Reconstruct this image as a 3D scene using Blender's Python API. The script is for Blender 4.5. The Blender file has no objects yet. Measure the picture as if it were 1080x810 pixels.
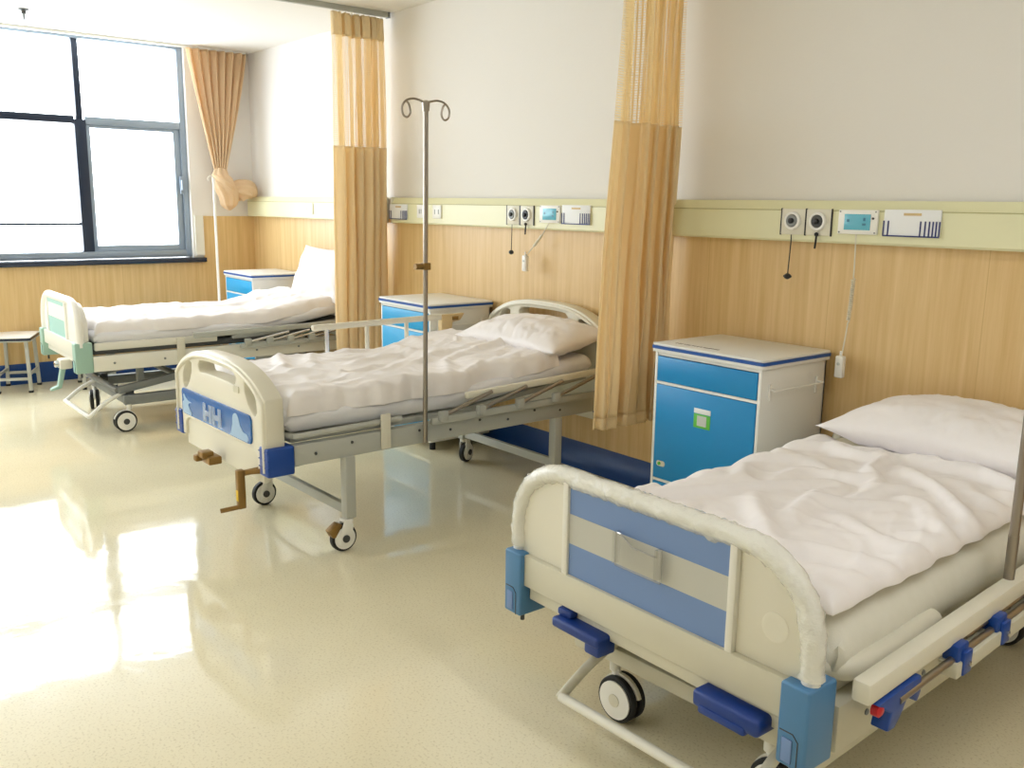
import bpy, bmesh, math, random
from mathutils import Vector, Matrix, noise
R_ = math.radians
random.seed(7)
scene = bpy.context.scene
COL = scene.collection

# ------------------------------------------------------------------ camera, world, light
def cam_setup():
    yaw, p, r = 2.4629, -.1946, -.0142
    fw = Vector((math.cos(p)*math.cos(yaw), math.cos(p)*math.sin(yaw), math.sin(p)))
    rt = Vector((math.sin(yaw), -math.cos(yaw), 0)); dn = fw.cross(rt)
    rt2 = math.cos(r)*rt+math.sin(r)*dn; dn2 = -math.sin(r)*rt+math.cos(r)*dn
    cd = bpy.data.cameras.new('camera'); cd.sensor_width = 36; cd.lens = 963/1080*36
    cd.clip_start = .02
    co = bpy.data.objects.new('camera', cd); COL.objects.link(co)
    m = Matrix((rt2, -dn2, -fw)).transposed().to_4x4(); m.translation = (0, 0, 1.3771)
    co.matrix_world = m
    scene.camera = co
cam_setup()
WORLD_STRENGTH = 7.6
FILL_POWER = 15.0  # glow of the added ceiling fill lamps
EXPOSURE = 0.42
w = bpy.data.worlds.new('sky'); scene.world = w; w.use_nodes = True
bg = w.node_tree.nodes['Background']
bg.inputs['Color'].default_value = (.88, .95, 1, 1); bg.inputs['Strength'].default_value = WORLD_STRENGTH
scene.view_settings.view_transform = 'Standard'; scene.view_settings.look = 'None'
scene.view_settings.exposure = EXPOSURE; scene.view_settings.gamma = 1
scene.view_settings.use_curve_mapping = False
scene.cycles.max_bounces = 10; scene.cycles.diffuse_bounces = 7
scene.cycles.use_denoising = True
scene.cycles.sample_clamp_indirect = 6
scene.cycles.caustics_reflective = False; scene.cycles.caustics_refractive = False

XW, YW, ZC = -7.534, 3.23, 2.555          # window wall, bed-head wall, ceiling
XE, YE = 1.9, -2.7                        # the walls behind the camera
WIN_Y0, WIN_Y1, WIN_Z0 = -2.3, 2.70, .915
pl = bpy.data.lights.new('window_portal', 'AREA'); pl.shape = 'RECTANGLE'
pl.size = WIN_Y1-WIN_Y0; pl.size_y = ZC-WIN_Z0; pl.cycles.is_portal = True
po = bpy.data.objects.new('window_portal', pl); COL.objects.link(po)
po.matrix_world = Matrix(((0, 0, -1, XW-.16), (-1, 0, 0, (WIN_Y0+WIN_Y1)/2), (0, 1, 0, (WIN_Z0+ZC)/2), (0, 0, 0, 1)))

# ------------------------------------------------------------------ materials
def srgb(r, g, b):
    f = lambda c: (c/255/12.92 if c/255 <= .04045 else ((c/255+.055)/1.055)**2.4)
    return (f(r), f(g), f(b), 1)
def mat(name, c, rough=.5, metal=0, bump=0, bscale=60, var=0, vscale=8, coat=0, sheen=0, trans=0, alpha=1, spec=.5):
    m = bpy.data.materials.new(name); m.use_nodes = True
    nt = m.node_tree; b = nt.nodes['Principled BSDF']
    c = srgb(*c)
    b.inputs['Base Color'].default_value = c; b.inputs['Roughness'].default_value = rough
    b.inputs['Metallic'].default_value = metal; b.inputs['Coat Weight'].default_value = coat
    b.inputs['Sheen Weight'].default_value = sheen; b.inputs['Alpha'].default_value = alpha
    b.inputs['Transmission Weight'].default_value = trans; b.inputs['Specular IOR Level'].default_value = spec
    tc = nt.nodes.new('ShaderNodeTexCoord')
    if var:
        n = nt.nodes.new('ShaderNodeTexNoise'); n.inputs['Scale'].default_value = vscale; n.inputs['Detail'].default_value = 5
        nt.links.new(tc.outputs['Object'], n.inputs['Vector'])
        mx = nt.nodes.new('ShaderNodeMix'); mx.data_type = 'RGBA'
        mx.inputs['A'].default_value = tuple(x*(1-var) for x in c[:3])+(1,)
        mx.inputs['B'].default_value = tuple(min(1, x*(1+var)) for x in c[:3])+(1,)
        nt.links.new(n.outputs['Fac'], mx.inputs['Factor']); nt.links.new(mx.outputs['Result'], b.inputs['Base Color'])
    if bump:
        n2 = nt.nodes.new('ShaderNodeTexNoise'); n2.inputs['Scale'].default_value = bscale; n2.inputs['Detail'].default_value = 4
        nt.links.new(tc.outputs['Object'], n2.inputs['Vector'])
        bp = nt.nodes.new('ShaderNodeBump'); bp.inputs['Strength'].default_value = bump; bp.inputs['Distance'].default_value = .01
        nt.links.new(n2.outputs['Fac'], bp.inputs['Height']); nt.links.new(bp.outputs['Normal'], b.inputs['Normal'])
    return m
def mat_floor():
    m = bpy.data.materials.new('vinyl_floor'); m.use_nodes = True; nt = m.node_tree; L = nt.links.new
    b = nt.nodes['Principled BSDF']; tc = nt.nodes.new('ShaderNodeTexCoord')
    n1 = nt.nodes.new('ShaderNodeTexNoise'); n1.inputs['Scale'].default_value = 1.3; n1.inputs['Detail'].default_value = 6
    n2 = nt.nodes.new('ShaderNodeTexNoise'); n2.inputs['Scale'].default_value = 140; n2.inputs['Detail'].default_value = 3
    for n in (n1, n2): L(tc.outputs['Object'], n.inputs['Vector'])
    r1 = nt.nodes.new('ShaderNodeValToRGB')
    r1.color_ramp.elements[0].position = .35; r1.color_ramp.elements[0].color = srgb(224, 215, 184)
    r1.color_ramp.elements[1].position = .65; r1.color_ramp.elements[1].color = srgb(232, 224, 196)
    L(n1.outputs['Fac'], r1.inputs['Fac'])
    r2 = nt.nodes.new('ShaderNodeValToRGB')
    r2.color_ramp.elements[0].position = .30; r2.color_ramp.elements[0].color = (.72, .68, .6, 1)
    r2.color_ramp.elements[1].position = .46; r2.color_ramp.elements[1].color = (1, 1, 1, 1)
    L(n2.outputs['Fac'], r2.inputs['Fac'])
    mx = nt.nodes.new('ShaderNodeMix'); mx.data_type = 'RGBA'; mx.blend_type = 'MULTIPLY'; mx.inputs['Factor'].default_value = .7
    L(r1.outputs['Color'], mx.inputs['A']); L(r2.outputs['Color'], mx.inputs['B']); L(mx.outputs['Result'], b.inputs['Base Color'])
    n3 = nt.nodes.new('ShaderNodeTexNoise'); n3.inputs['Scale'].default_value = 2.5; n3.inputs['Detail'].default_value = 5
    L(tc.outputs['Object'], n3.inputs['Vector'])
    mr = nt.nodes.new('ShaderNodeMapRange'); mr.inputs['From Min'].default_value = .3; mr.inputs['From Max'].default_value = .7
    mr.inputs['To Min'].default_value = .045; mr.inputs['To Max'].default_value = .10
    L(n3.outputs['Fac'], mr.inputs['Value']); L(mr.outputs['Result'], b.inputs['Roughness'])
    n4 = nt.nodes.new('ShaderNodeTexNoise'); n4.inputs['Scale'].default_value = 5; n4.inputs['Detail'].default_value = 3
    L(tc.outputs['Object'], n4.inputs['Vector'])
    bp = nt.nodes.new('ShaderNodeBump'); bp.inputs['Strength'].default_value = .07; bp.inputs['Distance'].default_value = .02
    L(n4.outputs['Fac'], bp.inputs['Height']); L(bp.outputs['Normal'], b.inputs['Normal'])
    return m
def mat_wood():
    m = bpy.data.materials.new('wood_laminate'); m.use_nodes = True; nt = m.node_tree; L = nt.links.new
    b = nt.nodes['Principled BSDF']; tc = nt.nodes.new('ShaderNodeTexCoord')
    mp = nt.nodes.new('ShaderNodeMapping'); mp.inputs['Scale'].default_value = (22, 22, .8)
    L(tc.outputs['Object'], mp.inputs['Vector'])
    n = nt.nodes.new('ShaderNodeTexNoise'); n.inputs['Scale'].default_value = 1.6; n.inputs['Detail'].default_value = 7; n.inputs['Roughness'].default_value = .65
    L(mp.outputs['Vector'], n.inputs['Vector'])
    r = nt.nodes.new('ShaderNodeValToRGB')
    r.color_ramp.elements[0].position = .3; r.color_ramp.elements[0].color = srgb(205, 170, 112)
    r.color_ramp.elements[1].position = .7; r.color_ramp.elements[1].color = srgb(225, 195, 143)
    L(n.outputs['Fac'], r.inputs['Fac'])
    # panel joints along the wall
    sx = nt.nodes.new('ShaderNodeSeparateXYZ'); L(tc.outputs['Object'], sx.inputs['Vector'])
    ad = nt.nodes.new('ShaderNodeMath'); ad.operation = 'ADD'; L(sx.outputs['X'], ad.inputs[0]); L(sx.outputs['Y'], ad.inputs[1])
    md = nt.nodes.new('ShaderNodeMath'); md.operation = 'FRACT'
    dv = nt.nodes.new('ShaderNodeMath'); dv.operation = 'DIVIDE'; dv.inputs[1].default_value = .6
    L(ad.outputs[0], dv.inputs[0]); L(dv.outputs[0], md.inputs[0])
    lt = nt.nodes.new('ShaderNodeMath'); lt.operation = 'LESS_THAN'; lt.inputs[1].default_value = .006; L(md.outputs[0], lt.inputs[0])
    mx = nt.nodes.new('ShaderNodeMix'); mx.data_type = 'RGBA'; mx.inputs['B'].default_value = srgb(202, 168, 112)
    L(lt.outputs[0], mx.inputs['Factor']); L(r.outputs['Color'], mx.inputs['A']); L(mx.outputs['Result'], b.inputs['Base Color'])
    b.inputs['Roughness'].default_value = .38
    return m
def mat_glass(name='clear_glass', tint=(1, 1, 1, 1), gl=.06):
    m = bpy.data.materials.new(name); m.use_nodes = True; nt = m.node_tree
    nt.nodes.remove(nt.nodes['Principled BSDF']); o = nt.nodes['Material Output']
    t = nt.nodes.new('ShaderNodeBsdfTransparent'); t.inputs['Color'].default_value = tint
    g = nt.nodes.new('ShaderNodeBsdfGlossy'); g.inputs['Roughness'].default_value = .04
    x = nt.nodes.new('ShaderNodeMixShader'); x.inputs['Fac'].default_value = gl
    nt.links.new(t.outputs[0], x.inputs[1]); nt.links.new(g.outputs[0], x.inputs[2]); nt.links.new(x.outputs[0], o.inputs['Surface'])
    return m
def mat_cloth(name, c, c2=None, translucent=.25, bump=.25, bscale=350, net=False, gloss=0):
    m = bpy.data.materials.new(name); m.use_nodes = True; nt = m.node_tree; L = nt.links.new
    nt.nodes.remove(nt.nodes['Principled BSDF']); o = nt.nodes['Material Output']
    tc = nt.nodes.new('ShaderNodeTexCoord')
    n = nt.nodes.new('ShaderNodeTexNoise'); n.inputs['Scale'].default_value = 30; n.inputs['Detail'].default_value = 4
    L(tc.outputs['Object'], n.inputs['Vector'])
    mx = nt.nodes.new('ShaderNodeMix'); mx.data_type = 'RGBA'
    mx.inputs['A'].default_value = srgb(*c); mx.inputs['B'].default_value = srgb(*(c2 or c)); L(n.outputs['Fac'], mx.inputs['Factor'])
    n2 = nt.nodes.new('ShaderNodeTexNoise'); n2.inputs['Scale'].default_value = bscale
    L(tc.outputs['Object'], n2.inputs['Vector'])
    bp = nt.nodes.new('ShaderNodeBump'); bp.inputs['Strength'].default_value = bump; bp.inputs['Distance'].default_value = .002
    L(n2.outputs['Fac'], bp.inputs['Height'])
    d = nt.nodes.new('ShaderNodeBsdfDiffuse'); t = nt.nodes.new('ShaderNodeBsdfTranslucent')
    for s in (d, t): L(mx.outputs['Result'], s.inputs['Color']); L(bp.outputs['Normal'], s.inputs['Normal'])
    x = nt.nodes.new('ShaderNodeMixShader'); x.inputs['Fac'].default_value = translucent
    L(d.outputs[0], x.inputs[1]); L(t.outputs[0], x.inputs[2]); out = x.outputs[0]
    if gloss:
        g = nt.nodes.new('ShaderNodeBsdfGlossy'); g.inputs['Roughness'].default_value = .42
        xg = nt.nodes.new('ShaderNodeMixShader'); xg.inputs['Fac'].default_value = gloss
        L(out, xg.inputs[1]); L(g.outputs[0], xg.inputs[2]); out = xg.outputs[0]
    if net:                                  # woven net: holes on a small grid, in UV
        uv = nt.nodes.new('ShaderNodeUVMap'); sp = nt.nodes.new('ShaderNodeSeparateXYZ'); L(uv.outputs[0], sp.inputs[0])
        hs = []
        for ax in ('X', 'Y'):
            mu = nt.nodes.new('ShaderNodeMath'); mu.operation = 'FRACT'; L(sp.outputs[ax], mu.inputs[0])
            gt = nt.nodes.new('ShaderNodeMath'); gt.operation = 'GREATER_THAN'; gt.inputs[1].default_value = .38; L(mu.outputs[0], gt.inputs[0]); hs.append(gt)
        ml = nt.nodes.new('ShaderNodeMath'); ml.operation = 'MULTIPLY'; L(hs[0].outputs[0], ml.inputs[0]); L(hs[1].outputs[0], ml.inputs[1])
        tr = nt.nodes.new('ShaderNodeBsdfTransparent'); x2 = nt.nodes.new('ShaderNodeMixShader')
        L(ml.outputs[0], x2.inputs['Fac']); L(out, x2.inputs[1]); L(tr.outputs[0], x2.inputs[2]); out = x2.outputs[0]
    L(out, o.inputs['Surface'])
    return m

M = dict(
    wall=mat('white_paint', (229, 226, 222), .75, bump=.05, bscale=90),
    ceil=mat('ceiling_paint', (232, 230, 226), .8),
    rail=mat('cream_enamel', (224, 222, 184), .35),
    railgroove=mat('olive_groove', (176, 172, 120), .5),
    navy=mat('navy_vinyl', (14, 62, 128), .3),
    sill=mat('dark_stone', (34, 44, 62), .25, var=.2, vscale=60),
    alu=mat('grey_aluminium', (150, 164, 180), .35, metal=.3),
    alu_backlit=mat('backlit_aluminium', (22, 36, 58), .35),  # frame metal with its backlit darkness put into the colour
    white=mat('white_plastic', (238, 237, 232), .35),
    offwhite=mat('offwhite_enamel', (224, 222, 212), .35),
    cream=mat('cream_plastic', (220, 216, 200), .4),
    greybeige=mat('greige_enamel', (203, 199, 180), .4, var=.04),
    steelgrey=mat('grey_enamel', (176, 178, 172), .4),
    grey=mat('mid_grey_steel', (128, 132, 132), .4, metal=.2),
    chrome=mat('chrome', (205, 205, 205), .18, metal=1),
    polemetal=mat('worn_steel', (158, 150, 140), .28, metal=.9),
    dark=mat('black_rubber', (26, 26, 26), .6),
    darkgrey=mat('dark_grey', (66, 68, 68), .5),
    blueblock=mat('dusty_blue_plastic', (74, 124, 168), .4),
    bluedark=mat('royal_blue_plastic', (14, 66, 150), .35),
    bluenavy=mat('navy_blue_plastic', (12, 52, 128), .4),
    bluepanel=mat('slate_blue_panel', (112, 140, 188), .4),
    greypanel=mat('pale_grey_panel', (190, 190, 182), .4),
    teal=mat('pale_teal_plastic', (160, 204, 200), .4),
    tealblock=mat('sage_teal_plastic', (156, 190, 178), .4),
    standblue=mat('cerulean_laminate', (0, 134, 198), .4),
    standblue2=mat('sky_blue_laminate', (32, 158, 214), .4),
    standwhite=mat('white_laminate', (230, 230, 226), .4),
    edgeblue=mat('blue_edge_band', (26, 82, 160), .35),
    brass=mat('bronze_metal', (140, 108, 56), .4, metal=.5),
    tan=mat('tan_plastic', (206, 180, 132), .5),
    red=mat('red_plastic', (190, 24, 36), .35),
    green=mat('green_sticker', (96, 190, 70), .5),
    paper=mat('white_paper', (236, 238, 240), .6),
    palegrey=mat('pale_grey_print', (196, 200, 196), .6),
    inkblue=mat('ink_blue', (30, 44, 110), .5),
    screen=mat('turquoise_display', (96, 180, 204), .25),
    screendark=mat('display_print', (50, 120, 150), .3),
    stain=mat('brown_residue', (120, 108, 96), .7, var=.4, vscale=80),
    black=mat('black_plastic', (20, 22, 24), .4),
    linen=mat_cloth('white_linen', (250, 246, 247), (244, 239, 239), .08, gloss=.07),
    sheet=mat_cloth('pale_sheet', (232, 229, 216), (224, 221, 206), .05),
    sheetw=mat_cloth('white_sheet', (236, 236, 240), (228, 228, 234), .05),
    curtain=mat_cloth('gold_beige_cloth', (252, 238, 206), (250, 233, 198), .5),
    curtainhead=mat_cloth('beige_heading', (244, 228, 192), (238, 220, 182), .35),
    net=mat_cloth('gold_net', (246, 224, 176), (240, 214, 160), .45, net=True),
    wincurtain=mat_cloth('peach_cloth', (244, 222, 188), (238, 212, 176), .4),
    wood=mat_wood(), floor=mat_floor(), glass=mat_glass(), film=mat_glass('clear_plastic', (.93, .93, .93, 1), .16),
)
wrap = mat('plastic_wrap', (240, 239, 230), .10, bump=.8, bscale=55, coat=.5)
_nt = wrap.node_tree; _tr = _nt.nodes.new('ShaderNodeBsdfTransparent'); _mx = _nt.nodes.new('ShaderNodeMixShader'); _mx.inputs['Fac'].default_value = .55
_nt.links.new(_tr.outputs[0], _mx.inputs[1]); _nt.links.new(_nt.nodes['Principled BSDF'].outputs[0], _mx.inputs[2])
_nt.links.new(_mx.outputs[0], _nt.nodes['Material Output'].inputs['Surface']); M['wrap'] = wrap
lampm = bpy.data.materials.new('fill_diffuser'); lampm.use_nodes = True  # glowing face of the added fill lamps
_b = lampm.node_tree.nodes['Principled BSDF']; _b.inputs['Emission Color'].default_value = (.96, .98, 1, 1); _b.inputs['Emission Strength'].default_value = FILL_POWER
M['lamp'] = lampm

# ------------------------------------------------------------------ mesh helpers
class MB:
    def __init__(s): s.bm = bmesh.new()
    def _merge(s, b2):
        me = bpy.data.meshes.new('t'); b2.to_mesh(me); b2.free(); s.bm.from_mesh(me); bpy.data.meshes.remove(me); return s
    def box(s, x0, x1, y0, y1, z0, z1, bev=0, seg=2, mtx=None):
        b = bmesh.new(); bmesh.ops.create_cube(b, size=1)
        for v in b.verts: v.co = Vector(((x0+x1)/2+v.co.x*(x1-x0), (y0+y1)/2+v.co.y*(y1-y0), (z0+z1)/2+v.co.z*(z1-z0)))
        if bev: bmesh.ops.bevel(b, geom=b.edges[:], offset=bev, segments=seg, profile=.5, affect='EDGES')
        if mtx: b.transform(mtx)
        return s._merge(b)
    def bar(s, a, b_, wd, ht, bev=.003):       # rectangular bar from a to b
        a, b_ = Vector(a), Vector(b_); d = b_-a; L = d.length; d.normalize()
        up = Vector((0, 0, 1)) if abs(d.z) < .95 else Vector((0, 1, 0))
        sx = d.cross(up).normalized(); uz = sx.cross(d)
        m = Matrix((sx, d, uz)).transposed().to_4x4(); m.translation = (a+b_)/2
        return s.box(-wd/2, wd/2, -L/2, L/2, -ht/2, ht/2, bev, 2, m)
    def tube(s, pts, r, n=12, caps=True, rf=None, closed=False):
        pts = [Vector(p) for p in pts]; N = len(pts); b = bmesh.new(); rings = []
        prev = None
        for i, p in enumerate(pts):
            if closed: t = pts[(i+1) % N]-pts[i-1]
            else: t = pts[min(i+1, N-1)]-pts[max(i-1, 0)]
            if t.length < 1e-9: t = Vector((0, 0, 1))
            t.normalize()
            if prev is None:
                u = t.cross(Vector((0, 0, 1)) if abs(t.z) < .9 else Vector((1, 0, 0))).normalized()
            else:
                u = prev-t*prev.dot(t)
                u = u.normalized() if u.length > 1e-6 else t.orthogonal().normalized()
            prev = u; v = t.cross(u)
            ring = []
            for k in range(n):
                a = 2*math.pi*k/n
                rr = rf(i/(N-1), a) if rf else r
                ring.append(b.verts.new(p+rr*(math.cos(a)*u+math.sin(a)*v)))
            rings.append(ring)
        for i in range(N if closed else N-1):
            A, B = rings[i], rings[(i+1) % N]
            for k in range(n): b.faces.new((A[k], A[(k+1) % n], B[(k+1) % n], B[k]))
        if caps and not closed:
            b.faces.new(rings[0][::-1]); b.faces.new(rings[-1])
        return s._merge(b)
    def cyl(s, a, b_, r, n=20): return s.tube([a, b_], r, n)
    def lathe(s, prof, mtx=None, n=28):        # profile (r, z)
        b = bmesh.new(); rings = []
        for r, z in prof:
            rings.append([b.verts.new((max(r, 1e-4)*math.cos(2*math.pi*k/n), max(r, 1e-4)*math.sin(2*math.pi*k/n), z)) for k in range(n)])
        for A, B in zip(rings, rings[1:]):
            for k in range(n): b.faces.new((A[k], A[(k+1) % n], B[(k+1) % n], B[k]))
        b.faces.new(rings[0][::-1]); b.faces.new(rings[-1])
        if mtx: b.transform(mtx)
        return s._merge(b)
    def prism(s, poly, y0, y1, holes=(), bev=0, plane='xz', mtx=None):
        # outline in (a, b), extruded along the third axis; holes are outlines too
        b = bmesh.new(); es = []
        for lp in [poly]+list(holes):
            vs = [b.verts.new((p[0], 0, p[1])) for p in lp]
            es += [b.edges.new((vs[i], vs[(i+1) % len(vs)])) for i in range(len(vs))]
        bmesh.ops.triangle_fill(b, use_beauty=True, use_dissolve=False, edges=es)
        for v in b.verts: v.co.y = y0
        r = bmesh.ops.extrude_face_region(b, geom=b.faces[:])
        for v in [g for g in r['geom'] if isinstance(g, bmesh.types.BMVert)]: v.co.y = y1
        bmesh.ops.recalc_face_normals(b, faces=b.faces[:])
        if bev:
            ed = [e for e in b.edges if len(e.link_faces) == 2 and e.calc_face_angle(0) > .6]
            bmesh.ops.bevel(b, geom=ed, offset=bev, segments=2, profile=.5, affect='EDGES')
        if plane == 'yz': b.transform(Matrix(((0, 1, 0, 0), (1, 0, 0, 0), (0, 0, 1, 0), (0, 0, 0, 1))))
        if plane == 'xy': b.transform(Matrix(((1, 0, 0, 0), (0, 0, 1, 0), (0, 1, 0, 0), (0, 0, 0, 1))))
        if mtx: b.transform(mtx)
        bmesh.ops.recalc_face_normals(b, faces=b.faces[:])
        return s._merge(b)
    def build(s, name, m, parent=None, smooth=True, recalc=True, ang=35):
        if recalc: bmesh.ops.recalc_face_normals(s.bm, faces=s.bm.faces[:])
        me = bpy.data.meshes.new(name); s.bm.to_mesh(me); s.bm.free()
        for mm in (m if isinstance(m, (list, tuple)) else [m]): me.materials.append(M[mm] if isinstance(mm, str) else mm)
        if smooth:
            me.shade_smooth()
            try: me.set_sharp_from_angle(angle=R_(ang))
            except Exception: pass
        o = bpy.data.objects.new(name, me); COL.objects.link(o)
        if parent: o.parent = parent
        return o
def tag(o, label, cat, group=None, kind=None):
    o['label'] = label; o['category'] = cat
    if group: o['group'] = group
    if kind: o['kind'] = kind
    return o
def empty(name, label, cat, loc=(0, 0, 0), rz=0, group=None):
    o = bpy.data.objects.new(name, None); COL.objects.link(o); o.location = loc; o.rotation_euler = (0, 0, rz)
    o.empty_display_size = .05
    return tag(o, label, cat, group)
def struct(o): o['kind'] = 'structure'; return o
def box(name, m, x0, x1, y0, y1, z0, z1, parent=None, bev=0): return MB().box(x0, x1, y0, y1, z0, z1, bev).build(name, m, parent)
def arc(cx, cy, r, a0, a1, n=8): return [(cx+r*math.cos(R_(a0+(a1-a0)*i/n)), cy+r*math.sin(R_(a0+(a1-a0)*i/n))) for i in range(n+1)]
def rrect(x0, x1, z0, z1, r, n=5):
    return arc(x1-r, z1-r, r, 0, 90, n)+arc(x0+r, z1-r, r, 90, 180, n)+arc(x0+r, z0+r, r, 180, 270, n)+arc(x1-r, z0+r, r, 270, 360, n)
def smoothpath(pts, n=8):                     # Catmull-Rom
    P = [Vector(p) for p in pts]; out = []
    for i in range(len(P)-1):
        p0, p1, p2, p3 = P[max(i-1, 0)], P[i], P[i+1], P[min(i+2, len(P)-1)]
        for k in range(n):
            t = k/n
            out.append(.5*((2*p1)+(p2-p0)*t+(2*p0-5*p1+4*p2-p3)*t*t+(3*p1-p0-3*p2+p3)*t*t*t))
    out.append(P[-1]); return out
def grid_mesh(name, nu, nv, fn, m, parent=None, solid=0, uvs=None, smooth=True, sub=0):
    bm = bmesh.new(); vs = [[bm.verts.new(fn(i/nu, j/nv)) for i in range(nu+1)] for j in range(nv+1)]
    uvl = bm.loops.layers.uv.new('UVMap') if uvs else None
    for j in range(nv):
        for i in range(nu):
            f = bm.faces.new((vs[j][i], vs[j][i+1], vs[j+1][i+1], vs[j+1][i])); f.smooth = smooth
            if uvs:
                for l, (a, b) in zip(f.loops, ((i, j), (i+1, j), (i+1, j+1), (i, j+1))): l[uvl].uv = (a/nu*uvs[0], b/nv*uvs[1])
    me = bpy.data.meshes.new(name); bm.to_mesh(me); bm.free(); me.materials.append(M[m])
    o = bpy.data.objects.new(name, me); COL.objects.link(o)
    if parent: o.parent = parent
    if solid:
        md = o.modifiers.new('s', 'SOLIDIFY'); md.thickness = solid; md.offset = 0
    return o

# ------------------------------------------------------------------ room shell
struct(box('floor', 'floor', XW-.2, XE+.1, YE-.1, YW+.1, -.1, 0))
struct(box('ceiling', 'ceil', XW-.2, XE+.1, YE-.1, YW+.1, ZC, ZC+.1))
struct(box('wall_back', 'wall', XW-.2, XE+.1, YW, YW+.1, 0, ZC))
struct(box('wall_right', 'wall', XE, XE+.1, YE-.1, YW, 0, ZC))
struct(box('wall_front', 'wall', XW-.2, XE, YE-.1, YE, 0, ZC))
wl = MB().box(XW-.2, XW, YE, YW, 0, WIN_Z0-.02).box(XW-.2, XW, WIN_Y1, YW, WIN_Z0-.02, ZC).box(XW-.2, XW, YE, WIN_Y0, WIN_Z0-.02, ZC)
struct(wl.build('wall_left', 'wall', smooth=False))
# laminate dado
struct(box('trim_1', 'wood', XW, XE, YW-.008, YW, .15, 1.27))
d2 = MB().box(XW, XW+.008, YE, YW-.008, .15, WIN_Z0-.045).box(XW, XW+.008, WIN_Y1+.085, YW-.008, WIN_Z0-.045, 1.245)
struct(d2.build('trim_2', 'wood', smooth=False))
struct(box('trim_3', 'offwhite', XW, XW+.02, WIN_Y1+.015, WIN_Y1+.085, WIN_Z0+.012, 1.25))
struct(box('baseboard_back', 'navy', XW, XE, YW-.014, YW, 0, .15, bev=.003))
struct(box('baseboard_left', 'navy', XW, XW+.014, YE, YW-.014, 0, .155, bev=.003))
struct(box('trim_4', 'sill', XW-.16, XW+.05, WIN_Y0-.05, WIN_Y1+.09, WIN_Z0-.04, WIN_Z0-.005, bev=.004))

# window: frame members, sashes and panes
win = bpy.data.objects.new('window_1', None); COL.objects.link(win); struct(win); win.location = (XW-.08, 0, 0)
MUL = [1.91, .75, -.4, -1.4]; TR = 1.955
def wbox(name, m, y0, y1, z0, z1, dx=.03, off=0, bev=.003): return MB().box(off-dx, off+dx, y0, y1, z0, z1, bev).build(name, m, win)
wbox('frame_jamb', 'alu', WIN_Y1-.045, WIN_Y1, WIN_Z0, ZC, .04)
wbox('frame_jamb', 'alu', WIN_Y0, WIN_Y0+.045, WIN_Z0, ZC, .04)
wbox('bottom_rail', 'alu', WIN_Y0+.045, WIN_Y1-.045, WIN_Z0, WIN_Z0+.055, .04)
wbox('head_rail', 'alu', WIN_Y0+.045, WIN_Y1-.045, ZC-.02, ZC, .04)
for k, y in enumerate(MUL):
    wbox('mullion', 'alu_backlit', y-.022, y+.022, TR, ZC-.02, .03)
    wbox('mullion', 'alu_backlit', y-.04, y+.04, WIN_Z0+.055, TR, .035)
ys = [WIN_Y1-.045]+MUL+[WIN_Y0+.045]
for i in range(len(ys)-1):
    a, b = ys[i+1]+(.04 if i < len(ys)-2 else 0), ys[i]-(.04 if i else 0)
    wbox('transom', 'alu' if i == 0 else 'alu_backlit', a-.0, b, TR-.03, TR+.025, .035)  # right transom stays grey, the others take the painted backlit tone
    s = MB().box(-.02, .02, a, a+.03, WIN_Z0+.055, TR-.03, .002).box(-.02, .02, b-.05, b, WIN_Z0+.055, TR-.03, .002) \
        .box(-.02, .02, a+.03, b-.05, WIN_Z0+.055, WIN_Z0+.1, .002).box(-.02, .02, a+.03, b-.05, TR-.055, TR-.03, .002)
    if i == 0:
        s.build('sash', 'alu', win)
        wbox('pane', 'glass', a+.03, b-.05, WIN_Z0+.1, TR-.055, .003, 0, 0)
    else:
        s.bm.free(); wbox('pane', 'glass', a, b, WIN_Z0+.055, TR-.03, .003, 0, 0)
    wbox('pane', 'glass', a, b, TR+.025, ZC-.02, .003, 0, 0)
    if i == 1: wbox('glazing_bar', 'alu_backlit', a, b, 1.172, 1.19, .008, .012)
MB().box(.035, .05, 2.63, 2.655, 1.42, 1.56, .004).box(.05, .075, 2.635, 2.65, 1.45, 1.53, .004).build('window_handle', 'alu', win)

# fill lamps added on the ceiling out of view, to brighten the near end
def fill_lamp(x, y, label):
    t = empty('fill_lamp', label, 'added fill light', (x, y, ZC), 0, 'added fill lamps')
    MB().box(-.62, .62, -.16, .16, -.05, 0, .006).build('fill_housing', 'white', t)
    MB().box(-.58, .58, -.12, .12, -.056, -.05).build('diffuser', 'lamp', t)
fill_lamp(.1, 1.5, 'long white added fill lamp, out of view above the foot of the nearest bed')
fill_lamp(-4.6, -1.3, 'long white added fill lamp, out of view in the aisle across from the middle bed')
fill_lamp(-2.2, -.9, 'long white added fill lamp, out of view in the aisle beside the camera')

t = empty('ceiling_sprinkler', 'small dark metal fire sprinkler hanging from the ceiling', 'sprinkler', (-6.78, 1.42, ZC))
MB().lathe([(.032, 0), (.032, -.004), (.014, -.012), (.012, -.03)]).build('escutcheon', 'darkgrey', t)
MB().tube([(.012, 0, -.028), (.016, 0, -.045), (.004, 0, -.062)], .0035, 8).tube([(-.012, 0, -.028), (-.016, 0, -.045), (-.004, 0, -.062)], .0035, 8) \
    .lathe([(.005, -.062), (.024, -.064), (.024, -.067), (.003, -.07)]).build('deflector', 'grey', t)

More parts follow.
